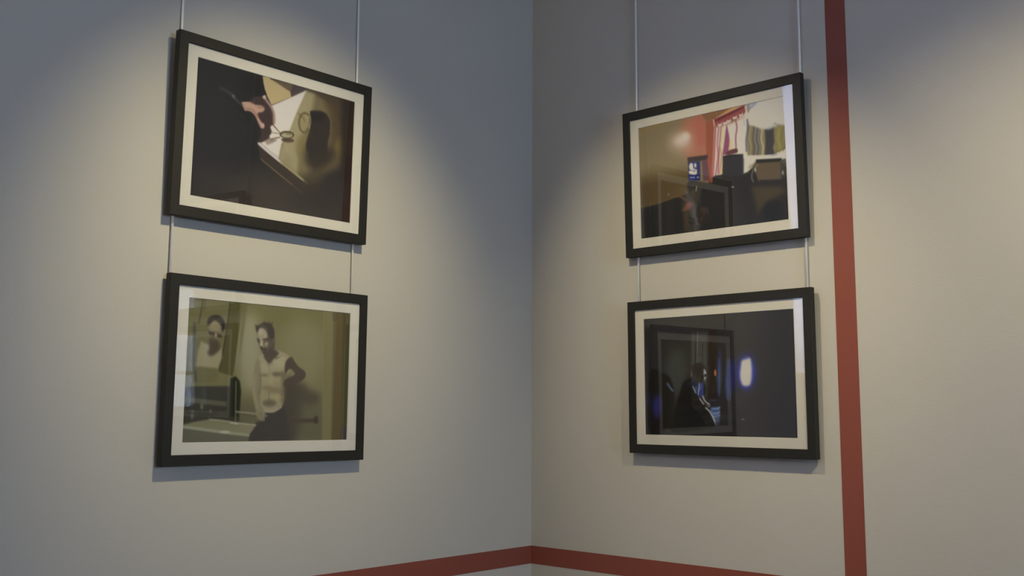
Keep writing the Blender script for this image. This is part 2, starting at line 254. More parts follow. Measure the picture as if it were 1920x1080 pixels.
["l",[[0.8175,0.0104],[0.8228,0.5775],[0.8351,0.9975]],[132,130,94],0.0034,0.6,0.0028,1],
["l",[[0.8768,0.0196],[0.9047,0.0195]],[64,60,42],0.0021,0.9,0.0028,1],
["l",[[0.8772,0.0318],[0.9051,0.0317]],[64,60,42],0.0021,0.9,0.0028,1],
["l",[[0.8777,0.044],[0.9056,0.0439]],[64,60,42],0.0021,0.9,0.0028,1],
["l",[[0.8781,0.0562],[0.906,0.0562]],[64,60,42],0.0021,0.9,0.0028,1],
["l",[[0.8785,0.0684],[0.9064,0.0684]],[64,60,42],0.0021,0.9,0.0028,1],
["p",[[-0.0062,-0.006],[0.2307,0.0034],[0.2206,0.1431],[0.183,0.4918],[0.1763,0.5761],[-0.0037,0.6087]],[106,105,74],0.0034,1,0],
["l",[[0.0772,0.0027],[0.0685,0.0942],[0.0595,0.1789]],[60,60,42],0.0041,1,0.0041,1],
["l",[[0.0899,0.0012],[0.0856,0.0794]],[77,76,53],0.0034,1,0.0028,1],
["l",[[0.037,0.1811],[0.0423,0.4168],[0.0567,0.5748]],[52,54,49],0.0069,0.7,0.009,1],
["p",[[0.2307,0.0034],[0.2842,0.0035],[0.2823,0.2163],[0.2635,0.5333],[0.189,0.5109],[0.1989,0.374],[0.2227,0.1297]],[80,80,46],0.0041,1,0],
["l",[[0.2298,0.0068],[0.2206,0.1431],[0.2068,0.3147],[0.1859,0.4981]],[48,45,36],0.0028,1,0.0038,1],
["l",[[0.2816,0.0039],[0.2886,0.1361],[0.2797,0.2826],[0.2648,0.5005]],[72,71,55],0.0028,1,0.0031,1],
["p",[[0.2953,0.0089],[0.3333,0.0076],[0.3261,0.0988],[0.3113,0.2667],[0.2953,0.4002],[0.3013,0.1547]],[99,96,72],0.0069,0.6,0],
["p",[[0.0774,0.2992],[0.119,0.3216],[0.1474,0.3841],[0.192,0.3354],[0.1976,0.4066],[0.1774,0.4824],[0.0548,0.4733],[0.0626,0.3644]],[148,145,121],0.0062,1,0],
["p",[[0.1127,0.1736],[0.1372,0.1451],[0.1843,0.1533],[0.1917,0.2049],[0.1876,0.2575],[0.1724,0.3044],[0.1612,0.3442],[0.1355,0.3462],[0.1205,0.2957]],[115,109,88],0.0055,1,1],
["p",[[0.1203,0.1728],[0.1477,0.1505],[0.1773,0.1736],[0.1764,0.2129],[0.1247,0.2145]],[141,135,110],0.0096,0.9,1],
["p",[[0.1078,0.1805],[0.111,0.1349],[0.1408,0.109],[0.1773,0.1115],[0.1997,0.1452],[0.2092,0.1836],[0.1925,0.2245],[0.1825,0.1731],[0.1474,0.1441],[0.1229,0.1725]],[42,39,38],0.0055,1,1],
["p",[[0.1176,0.2281],[0.1879,0.2379],[0.1864,0.2642],[0.1524,0.2606],[0.1211,0.2504]],[59,51,44],0.0083,0.85,0],
["l",[[0.1204,0.2343],[0.149,0.2414]],[38,31,27],0.0055,0.8,0.0048,1],
["l",[[0.1623,0.25],[0.1859,0.2544]],[38,31,27],0.0055,0.8,0.0048,1],
["p",[[0.1248,0.2759],[0.169,0.2852],[0.1819,0.3427],[0.1577,0.3833],[0.13,0.3981],[0.1162,0.3733],[0.125,0.3405]],[74,67,58],0.011,0.95,1],
["p",[[0.1663,0.2822],[0.1653,0.2852],[0.162,0.288],[0.157,0.2901],[0.1512,0.2912],[0.1452,0.2911],[0.1402,0.2898],[0.1367,0.2876],[0.1354,0.2847],[0.1365,0.2817],[0.1397,0.2789],[0.1446,0.2768],[0.1505,0.2757],[0.1564,0.2758],[0.1615,0.277],[0.165,0.2793]],[99,89,76],0.0069,0.7,0],
["p",[[0.1634,0.2499],[0.1632,0.2564],[0.1621,0.262],[0.1602,0.2658],[0.1579,0.2673],[0.1555,0.2662],[0.1533,0.2627],[0.1517,0.2574],[0.151,0.251],[0.1512,0.2445],[0.1523,0.2389],[0.1541,0.2351],[0.1565,0.2336],[0.1589,0.2347],[0.161,0.2381],[0.1626,0.2435]],[170,165,137],0.0041,0.8,0],
["p",[[-0.0083,0.6152],[0.248,0.6057],[0.2511,0.5535],[0.2795,0.5358],[0.3051,0.5708],[0.3164,0.6492],[0.3116,0.8585],[-0.0067,0.8714]],[57,58,50],0.0055,1,0],
["p",[[-0.0002,0.687],[0.2343,0.7165],[0.2346,0.7489],[-0.0011,0.7215]],[100,99,84],0.0034,0.8,0],
["p",[[0.2536,0.5501],[0.2795,0.5358],[0.3021,0.5644],[0.3129,0.6296],[0.31,0.8194],[0.2596,0.8198]],[36,40,31],0.0041,1,0],
["l",[[0.2837,0.5717],[0.2901,0.8521]],[127,125,89],0.0028,1,0.0034,1],
["l",[[0.2926,0.7857],[0.4095,0.8002]],[139,138,119],0.0034,1,0.0055,1],
["l",[[0.3012,0.7999],[0.4101,0.8155]],[78,76,66],0.0034,1,0.0034,1],
["p",[[0.058,0.7959],[0.0577,0.8046],[0.056,0.812],[0.0533,0.8169],[0.05,0.8187],[0.0465,0.817],[0.0434,0.8121],[0.0412,0.8048],[0.0401,0.7961],[0.0404,0.7875],[0.042,0.7801],[0.0447,0.7752],[0.048,0.7734],[0.0515,0.7751],[0.0546,0.7799],[0.0569,0.7873]],[116,116,100],0.0041,0.8,0],
["p",[[0.1051,0.751],[0.1048,0.7588],[0.1034,0.7654],[0.1009,0.7699],[0.0979,0.7714],[0.0948,0.7699],[0.092,0.7656],[0.0899,0.759],[0.089,0.7513],[0.0893,0.7435],[0.0907,0.7369],[0.0931,0.7325],[0.0962,0.7309],[0.0993,0.7324],[0.1021,0.7367],[0.1042,0.7433]],[116,116,100],0.0041,0.8,0],
["p",[[0.154,0.7886],[0.1537,0.7954],[0.1524,0.8012],[0.1503,0.8051],[0.1476,0.8065],[0.1448,0.8052],[0.1423,0.8013],[0.1405,0.7955],[0.1397,0.7887],[0.1399,0.7819],[0.1412,0.7761],[0.1434,0.7722],[0.1461,0.7708],[0.1489,0.7721],[0.1513,0.7759],[0.1531,0.7817]],[116,116,100],0.0041,0.8,0],
["p",[[0.0546,0.8211],[0.0544,0.8279],[0.0531,0.8336],[0.051,0.8374],[0.0484,0.8388],[0.0457,0.8374],[0.0433,0.8336],[0.0415,0.828],[0.0407,0.8212],[0.0409,0.8145],[0.0422,0.8088],[0.0443,0.805],[0.0469,0.8036],[0.0496,0.8049],[0.052,0.8087],[0.0538,0.8144]],[116,116,100],0.0041,0.8,0],
["p",[[0.1455,0.8396],[0.1453,0.8435],[0.1446,0.8469],[0.1433,0.8491],[0.1418,0.8498],[0.1402,0.8491],[0.1388,0.8469],[0.1378,0.8436],[0.1373,0.8397],[0.1375,0.8358],[0.1382,0.8325],[0.1394,0.8303],[0.1409,0.8295],[0.1425,0.8302],[0.144,0.8324],[0.145,0.8357]],[116,116,100],0.0041,0.8,0],
["l",[[0.024,0.79],[0.0995,0.8082],[0.1753,0.7947]],[32,35,34],0.0069,0.8,0.0069,1],
["p",[[0.5578,0.5739],[0.68,0.5622],[0.7356,0.6086],[0.798,0.6555],[0.794,0.7116],[0.7405,0.7404],[0.7049,0.7479],[0.6907,0.8444],[0.6552,0.9945],[0.5627,0.9929]],[70,66,55],0.0344,1,1],
["p",[[0.5583,0.5875],[0.663,0.5835],[0.667,0.6867],[0.6325,0.8582],[0.6213,1.021],[0.5638,1.0198]],[59,54,48],0.0303,0.7,1],
["p",[[0.4417,0.3637],[0.4092,0.3861],[0.3952,0.4204],[0.3935,0.4739],[0.4194,0.4993],[0.4276,0.5657],[0.4214,0.6593],[0.426,0.7191],[0.4586,0.7851],[0.515,0.7912],[0.5621,0.7569],[0.5761,0.6753],[0.5701,0.5939],[0.5931,0.5178],[0.6139,0.4069],[0.5989,0.3666],[0.5545,0.3422],[0.5223,0.3275],[0.4866,0.3606]],[150,145,121],0.0041,1,1],
["p",[[0.4989,0.4546],[0.4962,0.469],[0.4875,0.4816],[0.4741,0.4903],[0.4582,0.4939],[0.442,0.4919],[0.4282,0.4847],[0.4187,0.4732],[0.415,0.4594],[0.4176,0.4451],[0.4261,0.4327],[0.4393,0.4239],[0.4552,0.4201],[0.4714,0.4219],[0.4854,0.4291],[0.4951,0.4406]],[159,156,135],0.0248,0.8,0],
["p",[[0.4051,0.4198],[0.4189,0.4189],[0.4331,0.5655],[0.4335,0.7123],[0.4213,0.7125],[0.4248,0.5658]],[115,109,88],0.011,0.8,0],
["p",[[0.4509,0.5916],[0.5578,0.5739],[0.5604,0.6418],[0.4538,0.6651]],[129,121,97],0.0276,0.6,0],
["p",[[0.5808,0.4227],[0.5783,0.4385],[0.57,0.4523],[0.5573,0.4619],[0.5421,0.4658],[0.5266,0.4636],[0.5134,0.4555],[0.5043,0.4428],[0.5006,0.4275],[0.503,0.4117],[0.5111,0.398],[0.5237,0.3884],[0.5389,0.3843],[0.5544,0.3864],[0.5678,0.3944],[0.5771,0.4071]],[166,163,136],0.0207,0.8,0],
["p",[[0.5546,0.4924],[0.5926,0.5042],[0.5808,0.573],[0.5787,0.6684],[0.5693,0.7229],[0.5503,0.6759],[0.5583,0.5875]],[101,94,74],0.0152,0.9,1],
["p",[[0.4703,0.5169],[0.4687,0.5211],[0.464,0.5248],[0.4569,0.5274],[0.4484,0.5287],[0.4398,0.5282],[0.4325,0.5263],[0.4275,0.523],[0.4257,0.519],[0.4272,0.5148],[0.4319,0.5111],[0.439,0.5085],[0.4475,0.5072],[0.4561,0.5076],[0.4634,0.5096],[0.4684,0.5128]],[106,99,77],0.0083,0.8,0],
["p",[[0.5597,0.5058],[0.5574,0.5121],[0.5504,0.5178],[0.5398,0.5218],[0.5272,0.5236],[0.5145,0.523],[0.5037,0.52],[0.4964,0.5151],[0.4937,0.509],[0.4959,0.5027],[0.5028,0.4971],[0.5133,0.493],[0.5259,0.4911],[0.5386,0.4917],[0.5495,0.4947],[0.5569,0.4997]],[92,86,70],0.0096,0.9,0],
["p",[[0.5054,0.549],[0.5052,0.5645],[0.5032,0.5777],[0.4999,0.5866],[0.4957,0.5899],[0.4913,0.5869],[0.4873,0.5783],[0.4843,0.5654],[0.4829,0.55],[0.4831,0.5345],[0.485,0.5213],[0.4883,0.5123],[0.4925,0.5091],[0.497,0.5119],[0.501,0.5205],[0.504,0.5335]],[159,155,116],0.011,0.7,0],
["l",[[0.4736,0.3885],[0.4791,0.4558],[0.479,0.5232]],[122,116,92],0.0069,0.6,0.0034,1],
["p",[[0.5022,0.6098],[0.4998,0.6146],[0.4926,0.6187],[0.4818,0.6217],[0.4689,0.6231],[0.4561,0.6226],[0.4451,0.6204],[0.4377,0.6167],[0.435,0.6122],[0.4374,0.6075],[0.4444,0.6034],[0.4552,0.6003],[0.468,0.599],[0.4809,0.5994],[0.4919,0.6016],[0.4994,0.6053]],[115,109,84],0.011,0.8,0],
["p",[[0.5542,0.6284],[0.5519,0.6362],[0.5447,0.6431],[0.5337,0.6478],[0.5208,0.6497],[0.5077,0.6486],[0.4965,0.6445],[0.4889,0.6382],[0.4861,0.6306],[0.4883,0.6228],[0.4954,0.616],[0.5062,0.6112],[0.5192,0.6092],[0.5323,0.6103],[0.5436,0.6143],[0.5512,0.6207]],[115,106,81],0.0124,0.7,0],
["p",[[0.5618,0.6756],[0.5594,0.6835],[0.5522,0.6902],[0.5413,0.6949],[0.5283,0.6967],[0.5152,0.6955],[0.504,0.6914],[0.4964,0.685],[0.4936,0.6774],[0.4958,0.6696],[0.5029,0.6629],[0.5137,0.6582],[0.5267,0.6563],[0.5398,0.6575],[0.5511,0.6615],[0.5588,0.6679]],[158,153,110],0.0124,0.8,0],
["p",[[0.4708,0.6713],[0.4699,0.679],[0.4665,0.6856],[0.4612,0.6901],[0.4549,0.6918],[0.4484,0.6904],[0.4429,0.6862],[0.439,0.6798],[0.4374,0.6722],[0.4384,0.6645],[0.4417,0.6579],[0.447,0.6534],[0.4533,0.6517],[0.4598,0.653],[0.4654,0.6572],[0.4693,0.6636]],[147,142,105],0.011,0.7,0],
["p",[[0.5292,0.7203],[0.5264,0.7307],[0.5175,0.7396],[0.504,0.7457],[0.4879,0.748],[0.4718,0.7462],[0.458,0.7406],[0.4486,0.7321],[0.445,0.722],[0.4477,0.7117],[0.4564,0.7029],[0.4698,0.6968],[0.4858,0.6944],[0.502,0.696],[0.516,0.7016],[0.5256,0.7101]],[94,87,71],0.0124,0.9,0],
["l",[[0.4804,0.6308],[0.4842,0.6978]],[99,92,71],0.0034,0.8,0.0031,1],
["l",[[0.5163,0.3912],[0.5527,0.3697]],[82,74,56],0.0041,0.9,0.0048,1],
["l",[[0.413,0.4795],[0.4276,0.5657],[0.4211,0.6527]],[92,86,66],0.0041,0.9,0.0028,1],
["p",[[0.4471,0.3566],[0.5031,0.3459],[0.4893,0.4281],[0.4699,0.436]],[96,89,76],0.0152,0.9,0],
["p",[[0.4095,0.3927],[0.3935,0.4339],[0.3871,0.4942],[0.3822,0.561],[0.3794,0.6274],[0.3919,0.7065],[0.4053,0.7659],[0.4127,0.8121],[0.4333,0.8451],[0.4587,0.855],[0.4661,0.8317],[0.4701,0.7917],[0.4492,0.7586],[0.4282,0.719],[0.4159,0.6595],[0.4259,0.5925],[0.4194,0.4993]],[129,124,102],0.0041,1,1],
["l",[[0.3956,0.5271],[0.3884,0.6205],[0.4128,0.7459]],[150,145,121],0.011,0.6,0.009,1],
["l",[[0.4364,0.7854],[0.4524,0.8384]],[89,82,67],0.0028,0.7,0.0024,1],
["l",[[0.4257,0.7921],[0.4388,0.8451]],[96,89,73],0.0028,0.6,0.0017,1],
["p",[[0.5776,0.416],[0.6126,0.3726],[0.6388,0.4123],[0.6637,0.4454],[0.6974,0.4713],[0.7107,0.5053],[0.6912,0.5444],[0.645,0.5739],[0.5932,0.593],[0.5729,0.5937],[0.5742,0.5528],[0.6024,0.5311],[0.6393,0.5019],[0.6085,0.4622],[0.5779,0.4981]],[67,59,53],0.0041,1,1],
["p",[[0.414,0.2985],[0.444,0.3501],[0.4569,0.3221],[0.5016,0.2371],[0.5074,0.3116],[0.5347,0.3505],[0.4995,0.4004],[0.4751,0.4256],[0.4456,0.3904],[0.4387,0.3572]],[70,63,58],0.0048,1,1],
["p",[[0.393,0.1893],[0.4169,0.1635],[0.4591,0.1662],[0.4977,0.2102],[0.5044,0.2641],[0.4955,0.2989],[0.458,0.3491],[0.4387,0.3572],[0.4176,0.3184],[0.4035,0.2724],[0.3972,0.2259]],[80,72,66],0.0041,1,1],
["p",[[0.3972,0.199],[0.4173,0.1735],[0.4458,0.1844],[0.4573,0.2206],[0.457,0.2545],[0.4436,0.2691],[0.4104,0.2786],[0.4016,0.2524]],[148,143,125],0.0062,1,1],
["p",[[0.433,0.2025],[0.4323,0.2113],[0.4294,0.219],[0.4249,0.2244],[0.4195,0.2266],[0.4139,0.2254],[0.409,0.2209],[0.4056,0.2137],[0.4042,0.2051],[0.4049,0.1963],[0.4077,0.1886],[0.4122,0.1832],[0.4176,0.1809],[0.4232,0.1822],[0.4281,0.1867],[0.4316,0.1938]],[168,165,149],0.0096,0.8,0],
["p",[[0.4536,0.2243],[0.4532,0.2321],[0.4515,0.2389],[0.4488,0.2435],[0.4454,0.2453],[0.4419,0.2441],[0.4388,0.24],[0.4366,0.2336],[0.4357,0.2259],[0.436,0.2181],[0.4377,0.2114],[0.4404,0.2067],[0.4438,0.2049],[0.4473,0.2061],[0.4504,0.2102],[0.4526,0.2166]],[159,156,135],0.0069,0.7,0],
["l",[[0.403,0.259],[0.4103,0.2752],[0.417,0.2747]],[59,51,44],0.0062,1,0.0083,1],
["l",[[0.4309,0.2601],[0.4596,0.2489]],[47,39,32],0.0048,1,0.0048,1],
["l",[[0.4335,0.27],[0.4573,0.2626]],[82,74,63],0.0055,1,0.0048,1],
["p",[[0.416,0.2781],[0.4291,0.2568],[0.4363,0.2967],[0.4328,0.3071],[0.4182,0.3062]],[170,167,148],0.0048,1,1],
["p",[[0.4386,0.2864],[0.4633,0.2709],[0.4659,0.2944],[0.4541,0.3223],[0.4426,0.3165]],[134,128,111],0.0062,1,1],
["l",[[0.4356,0.2799],[0.445,0.3062]],[89,82,70],0.0041,0.8,0.0024,1],
["p",[[0.4577,0.2849],[0.4574,0.288],[0.4564,0.2907],[0.4548,0.2926],[0.4529,0.2934],[0.451,0.2929],[0.4493,0.2913],[0.4481,0.2888],[0.4476,0.2857],[0.4478,0.2826],[0.4488,0.2799],[0.4504,0.278],[0.4523,0.2772],[0.4542,0.2777],[0.456,0.2793],[0.4572,0.2818]],[161,156,137],0.0048,0.8,0],
["p",[[0.4186,0.3149],[0.4396,0.3099],[0.4566,0.3154],[0.4524,0.3495],[0.4405,0.3604]],[67,57,50],0.0055,1,1],
["p",[[0.4475,0.3127],[0.447,0.314],[0.4453,0.3153],[0.4428,0.3162],[0.4399,0.3167],[0.4369,0.3166],[0.4343,0.3161],[0.4326,0.3151],[0.4319,0.3139],[0.4325,0.3126],[0.4341,0.3114],[0.4366,0.3104],[0.4396,0.3099],[0.4426,0.31],[0.4452,0.3105],[0.4469,0.3115]],[158,151,132],0.0028,0.9,0],
["l",[[0.4262,0.3231],[0.4458,0.3243]],[41,32,27],0.0034,0.8,0.0024,1],
["p",[[0.4419,0.3401],[0.4416,0.3425],[0.4405,0.3445],[0.4387,0.3459],[0.4366,0.3466],[0.4344,0.3462],[0.4326,0.3451],[0.4313,0.3432],[0.4308,0.3409],[0.4311,0.3386],[0.4322,0.3365],[0.434,0.3351],[0.4361,0.3345],[0.4382,0.3348],[0.4401,0.336],[0.4414,0.3378]],[101,94,81],0.0048,0.7,0],
["p",[[0.5048,0.245],[0.5046,0.2529],[0.5034,0.2596],[0.5013,0.2642],[0.4988,0.266],[0.4961,0.2646],[0.4937,0.2604],[0.492,0.2539],[0.4912,0.2462],[0.4914,0.2384],[0.4926,0.2316],[0.4946,0.227],[0.4972,0.2252],[0.4998,0.2266],[0.5022,0.2308],[0.504,0.2373]],[106,98,84],0.0048,0.8,0],
["p",[[0.3872,0.1832],[0.388,0.1629],[0.4053,0.1511],[0.4352,0.1312],[0.4635,0.1331],[0.4807,0.1402],[0.4995,0.1828],[0.4999,0.2373],[0.4852,0.2521],[0.4703,0.233],[0.4563,0.1936],[0.4309,0.1635],[0.4063,0.1766],[0.3975,0.2057]],[51,47,46],0.0055,1,1],
["l",[[0.4056,0.1578],[0.4334,0.1551],[0.4599,0.1864]],[82,78,71],0.0069,0.6,0.0062,1],
["l",[[0.3895,0.1728],[0.3861,0.1564]],[51,47,46],0.0041,0.9,0.0041,1],
["l",[[0.4383,0.1377],[0.435,0.1265]],[51,47,46],0.0041,0.9,0.0041,1],
["l",[[0.4809,0.1436],[0.4859,0.1281]],[51,47,46],0.0041,0.9,0.0041,1],
["l",[[0.4635,0.1351],[0.466,0.1261]],[51,47,46],0.0041,0.9,0.0041,1],
["p",[[0.5789,0.3748],[0.5775,0.3838],[0.5728,0.3917],[0.5655,0.3972],[0.5567,0.3995],[0.5479,0.3983],[0.5402,0.3938],[0.535,0.3866],[0.5329,0.3778],[0.5343,0.3689],[0.5389,0.361],[0.5462,0.3555],[0.5549,0.3531],[0.5638,0.3543],[0.5715,0.3588],[0.5768,0.366]],[166,163,143],0.0138,0.7,0],
["l",[[0.5048,0.3186],[0.5375,0.3503],[0.5844,0.3676]],[138,132,112],0.0083,0.6,0.0055,1],
["p",[[0.5537,0.7638],[0.6113,0.763],[0.6451,1.035],[0.5643,1.0332]],[59,54,50],0.0276,0.9,0],
["p",[[0.4146,0.8584],[0.4336,0.8518],[0.4613,0.8517],[0.4673,0.7917],[0.515,0.7912],[0.5622,0.7603],[0.5759,0.7431],[0.5935,0.8243],[0.6118,0.926],[0.6218,1.0345],[0.3697,1.0289],[0.3697,0.9634],[0.3923,0.9177]],[49,45,47],0.0062,1,0],
["l",[[0.4583,0.7771],[0.509,0.7832],[0.5601,0.7502]],[162,160,149],0.0034,1,0.0045,1],
["p",[[0.4771,0.815],[0.4769,0.8175],[0.4759,0.8197],[0.4743,0.8212],[0.4724,0.8217],[0.4704,0.8212],[0.4687,0.8198],[0.4676,0.8176],[0.4671,0.815],[0.4674,0.8125],[0.4684,0.8103],[0.4699,0.8089],[0.4718,0.8083],[0.4738,0.8088],[0.4755,0.8103],[0.4767,0.8124]],[159,154,146],0.0028,0.8,0],
["p",[[0.4919,0.7914],[0.4914,0.7927],[0.4897,0.7938],[0.4872,0.7946],[0.4842,0.7949],[0.4812,0.7946],[0.4786,0.7939],[0.4769,0.7929],[0.4762,0.7916],[0.4768,0.7903],[0.4784,0.7892],[0.4809,0.7885],[0.4839,0.7882],[0.4869,0.7884],[0.4895,0.7891],[0.4913,0.7902]],[113,106,99],0.0028,0.7,0],
["l",[[0.6438,0.85],[0.7868,0.8475]],[62,54,50],0.0069,1,0.0152,1],
["p",[[0.8024,0.8426],[0.8017,0.8538],[0.7989,0.8633],[0.7944,0.8696],[0.7889,0.8719],[0.7833,0.8696],[0.7783,0.8633],[0.7748,0.8539],[0.7733,0.8427],[0.774,0.8316],[0.7768,0.8221],[0.7813,0.8157],[0.7868,0.8135],[0.7924,0.8156],[0.7974,0.822],[0.8009,0.8314]],[51,44,42],0.0055,1,0],
["p",[[-0.006,0.8869],[0.0518,0.8589],[0.1515,0.8383],[0.2824,0.8586],[0.4127,0.8796],[0.3923,0.9177],[0.3693,0.9536],[0.1813,0.9354],[-0.0053,0.9025]],[127,126,102],0.0041,1,0],
["l",[[0.1491,0.8409],[0.2295,0.8509],[0.3093,0.8664],[0.41,0.8815]],[160,160,148],0.0034,1,0.0041,1],
["p",[[-0.0056,0.8963],[0.181,0.929],[0.3721,0.9536],[0.3695,1.0223],[-0.0052,1.0143]],[88,90,78],0.0055,1,0],
["l",[[-0.0009,0.8913],[0.1039,0.9094],[0.2225,0.9307],[0.3693,0.9536]],[157,160,146],0.0062,1,0.0076,1],
["p",[[0.2589,0.9284],[0.257,0.9309],[0.2514,0.9329],[0.243,0.9342],[0.233,0.9346],[0.223,0.934],[0.2146,0.9326],[0.2088,0.9304],[0.2068,0.928],[0.2086,0.9255],[0.2142,0.9235],[0.2225,0.9222],[0.2325,0.9217],[0.2425,0.9223],[0.2511,0.9238],[0.2568,0.9259]],[205,206,206],0.0055,0.8,0],
["l",[[0.2615,0.8651],[0.3042,0.8729]],[204,206,201],0.0034,0.8,0.0028,1]],
"curtained_room":[
["b",[130,120,97]],
["p",[[-0.0154,0.4416],[0.4004,0.4547],[0.3858,1.0833],[-0.0284,1.0223]],[89,78,56],0.0581,1,0],
["p",[[0.3503,0.0011],[0.4709,-0.0035],[0.4895,0.3415],[0.3545,0.3473],[0.2848,0.1726]],[169,111,92],0.0452,1,0],
["p",[[0.4231,-0.0017],[0.4709,-0.0035],[0.4909,0.1055],[0.4847,0.3699],[0.3968,0.3496]],[169,102,91],0.0258,1,0],
["p",[[0.3688,0.2534],[0.4883,0.2674],[0.4918,0.3715],[0.3545,0.3473]],[167,118,99],0.0258,0.7,0],
["p",[[-0.0046,-0.0397],[0.2895,-0.0304],[0.2384,0.0243],[-0.007,0.0691]],[138,120,81],0.0258,0.7,0],
["p",[[0.3878,0.2206],[0.3811,0.2504],[0.3634,0.2729],[0.3375,0.2846],[0.307,0.2837],[0.2765,0.2701],[0.2509,0.246],[0.234,0.2148],[0.2285,0.1815],[0.2354,0.1512],[0.2536,0.1286],[0.28,0.1173],[0.3108,0.1188],[0.341,0.1327],[0.3661,0.157],[0.3825,0.1878]],[187,172,163],0.0581,0.8,0],
["p",[[0.3649,0.1638],[0.3674,0.1804],[0.363,0.1973],[0.3523,0.2118],[0.3368,0.2218],[0.3191,0.2258],[0.3016,0.223],[0.2871,0.2139],[0.2779,0.1999],[0.2753,0.1831],[0.2798,0.1661],[0.2907,0.1515],[0.3063,0.1416],[0.3242,0.1378],[0.3416,0.1407],[0.3559,0.1498]],[206,200,206],0.0323,0.9,0],
["p",[[0.3709,0.164],[0.3688,0.1738],[0.3634,0.1812],[0.3554,0.1851],[0.346,0.1848],[0.3368,0.1805],[0.329,0.1727],[0.3239,0.1626],[0.3223,0.1518],[0.3244,0.142],[0.3299,0.1346],[0.3379,0.1307],[0.3473,0.1311],[0.3565,0.1355],[0.3642,0.1433],[0.3693,0.1533]],[205,205,206],0.0168,0.8,0],
["p",[[0.4593,-0.0141],[0.7587,-0.0109],[0.5633,0.0731],[0.4931,0.0654],[0.4703,0.026]],[128,94,69],0.0039,1,0],
["p",[[0.5519,0.0627],[0.6629,-0.0018],[0.7532,-0.0125],[0.7527,0.0089],[0.5747,0.0798]],[191,152,98],0.0045,1,0],
["l",[[0.5635,0.0622],[0.6736,0.0265],[0.7528,0.0053]],[206,206,176],0.0032,0.8,0.0045,1],
["p",[[0.49,0.0683],[0.5518,0.0663],[0.5424,0.3392],[0.5246,0.5992],[0.4866,0.5914],[0.4851,0.3552]],[148,85,66],0.0052,1,0],
["p",[[0.7007,0.0737],[0.753,-0.0054],[1.0283,-0.0179],[1.0261,0.4949],[0.7476,0.452],[0.6925,0.4178]],[206,206,206],0.0039,1,0],
["l",[[0.7749,0.008],[0.8247,0.0006],[0.7853,0.0395]],[121,137,189],0.0077,0.8,0.0084,1],
["p",[[0.7831,0.0389],[0.7821,0.0523],[0.7799,0.0633],[0.7768,0.0702],[0.7734,0.072],[0.7701,0.0684],[0.7674,0.0599],[0.7658,0.0478],[0.7654,0.034],[0.7664,0.0205],[0.7686,0.0095],[0.7717,0.0026],[0.7751,0.0009],[0.7784,0.0045],[0.7811,0.013],[0.7827,0.0251]],[128,122,128],0.0052,0.8,0],
["p",[[0.5442,0.1415],[0.6081,0.1361],[0.6997,0.1168],[0.7534,0.0952],[0.7526,0.2456],[0.7426,0.4294],[0.6927,0.4071],[0.5962,0.3956],[0.5866,0.5537],[0.5165,0.5682],[0.5298,0.3803]],[206,206,206],0.0032,1,0],
["l",[[0.5529,0.1437],[0.5438,0.2809],[0.5349,0.4108],[0.5225,0.5621]],[173,105,117],0.0032,1,0.0097,1],
["l",[[0.5761,0.1424],[0.5632,0.2709],[0.5645,0.3883],[0.5434,0.5445]],[169,105,121],0.0032,1,0.0065,1],
["l",[[0.5918,0.1428],[0.5824,0.2464],[0.5742,0.3467],[0.5611,0.5337]],[155,75,94],0.0032,1,0.0045,1],
["l",[[0.562,0.1754],[0.554,0.3419],[0.5379,0.5287]],[206,205,198],0.0032,1,0.0016,1],
["l",[[0.581,0.3045],[0.5876,0.3936],[0.5697,0.5355]],[168,96,109],0.0032,1,0.0032,1],
["l",[[0.6049,0.1499],[0.595,0.2495],[0.5856,0.3056],[0.5962,0.3956],[0.5801,0.5378]],[206,200,153],0.0032,1,0.0065,1],
["l",[[0.6911,0.1217],[0.6959,0.1807],[0.6861,0.2577],[0.6862,0.3515]],[153,86,126],0.0032,1,0.0058,1],
["l",[[0.6562,0.2792],[0.6531,0.3581]],[206,204,156],0.0032,1,0.011,1],
["l",[[0.7433,0.1212],[0.746,0.1722]],[185,171,205],0.0032,1,0.0032,1],
["p",[[0.6281,0.1377],[0.6369,0.18],[0.645,0.2692],[0.6326,0.3605],[0.6079,0.3838],[0.5953,0.3845],[0.6051,0.3103],[0.6163,0.2257]],[142,79,120],0.0039,1,1],
["p",[[0.5389,0.0666],[0.754,0.0021],[0.757,0.0603],[0.7396,0.0915],[0.6773,0.1072],[0.585,0.1338],[0.5445,0.1269]],[142,73,78],0.0032,1,0],
["l",[[0.5563,0.1226],[0.6424,0.1379],[0.6996,0.1204],[0.7505,0.1016]],[181,126,126],0.0032,0.8,0.0026,1],
["l",[[0.5572,0.0825],[0.656,0.0471],[0.7498,0.0138]],[91,27,49],0.0052,1,0.0084,1],
["l",[[0.5429,0.0713],[0.5475,0.124]],[206,182,161],0.0032,1,0.0058,1],
["p",[[0.5716,0.112],[0.5877,0.1191],[0.5973,0.1056],[0.6013,0.1314],[0.5745,0.1391]],[206,206,206],0.0026,1,0],
["p",[[0.6053,0.1062],[0.6213,0.1134],[0.6308,0.0999],[0.6347,0.1257],[0.6081,0.1332]],[206,206,206],0.0026,1,0],
["p",[[0.6325,0.0967],[0.6484,0.1038],[0.6578,0.0904],[0.6618,0.1161],[0.6353,0.1236]],[206,206,206],0.0026,1,0],
["p",[[0.6712,0.0788],[0.6869,0.0859],[0.6962,0.0725],[0.7001,0.0981],[0.6739,0.1056]],[206,206,206],0.0026,1,0],
["p",[[0.7127,0.0683],[0.7282,0.0754],[0.7375,0.0622],[0.7413,0.0876],[0.7154,0.095]],[206,206,206],0.0026,1,0],
["l",[[0.6005,0.0904],[0.6027,0.142]],[168,85,80],0.0026,1,0.0039,1],
["l",[[0.6611,0.0739],[0.6632,0.1252]],[168,85,80],0.0026,1,0.0039,1],
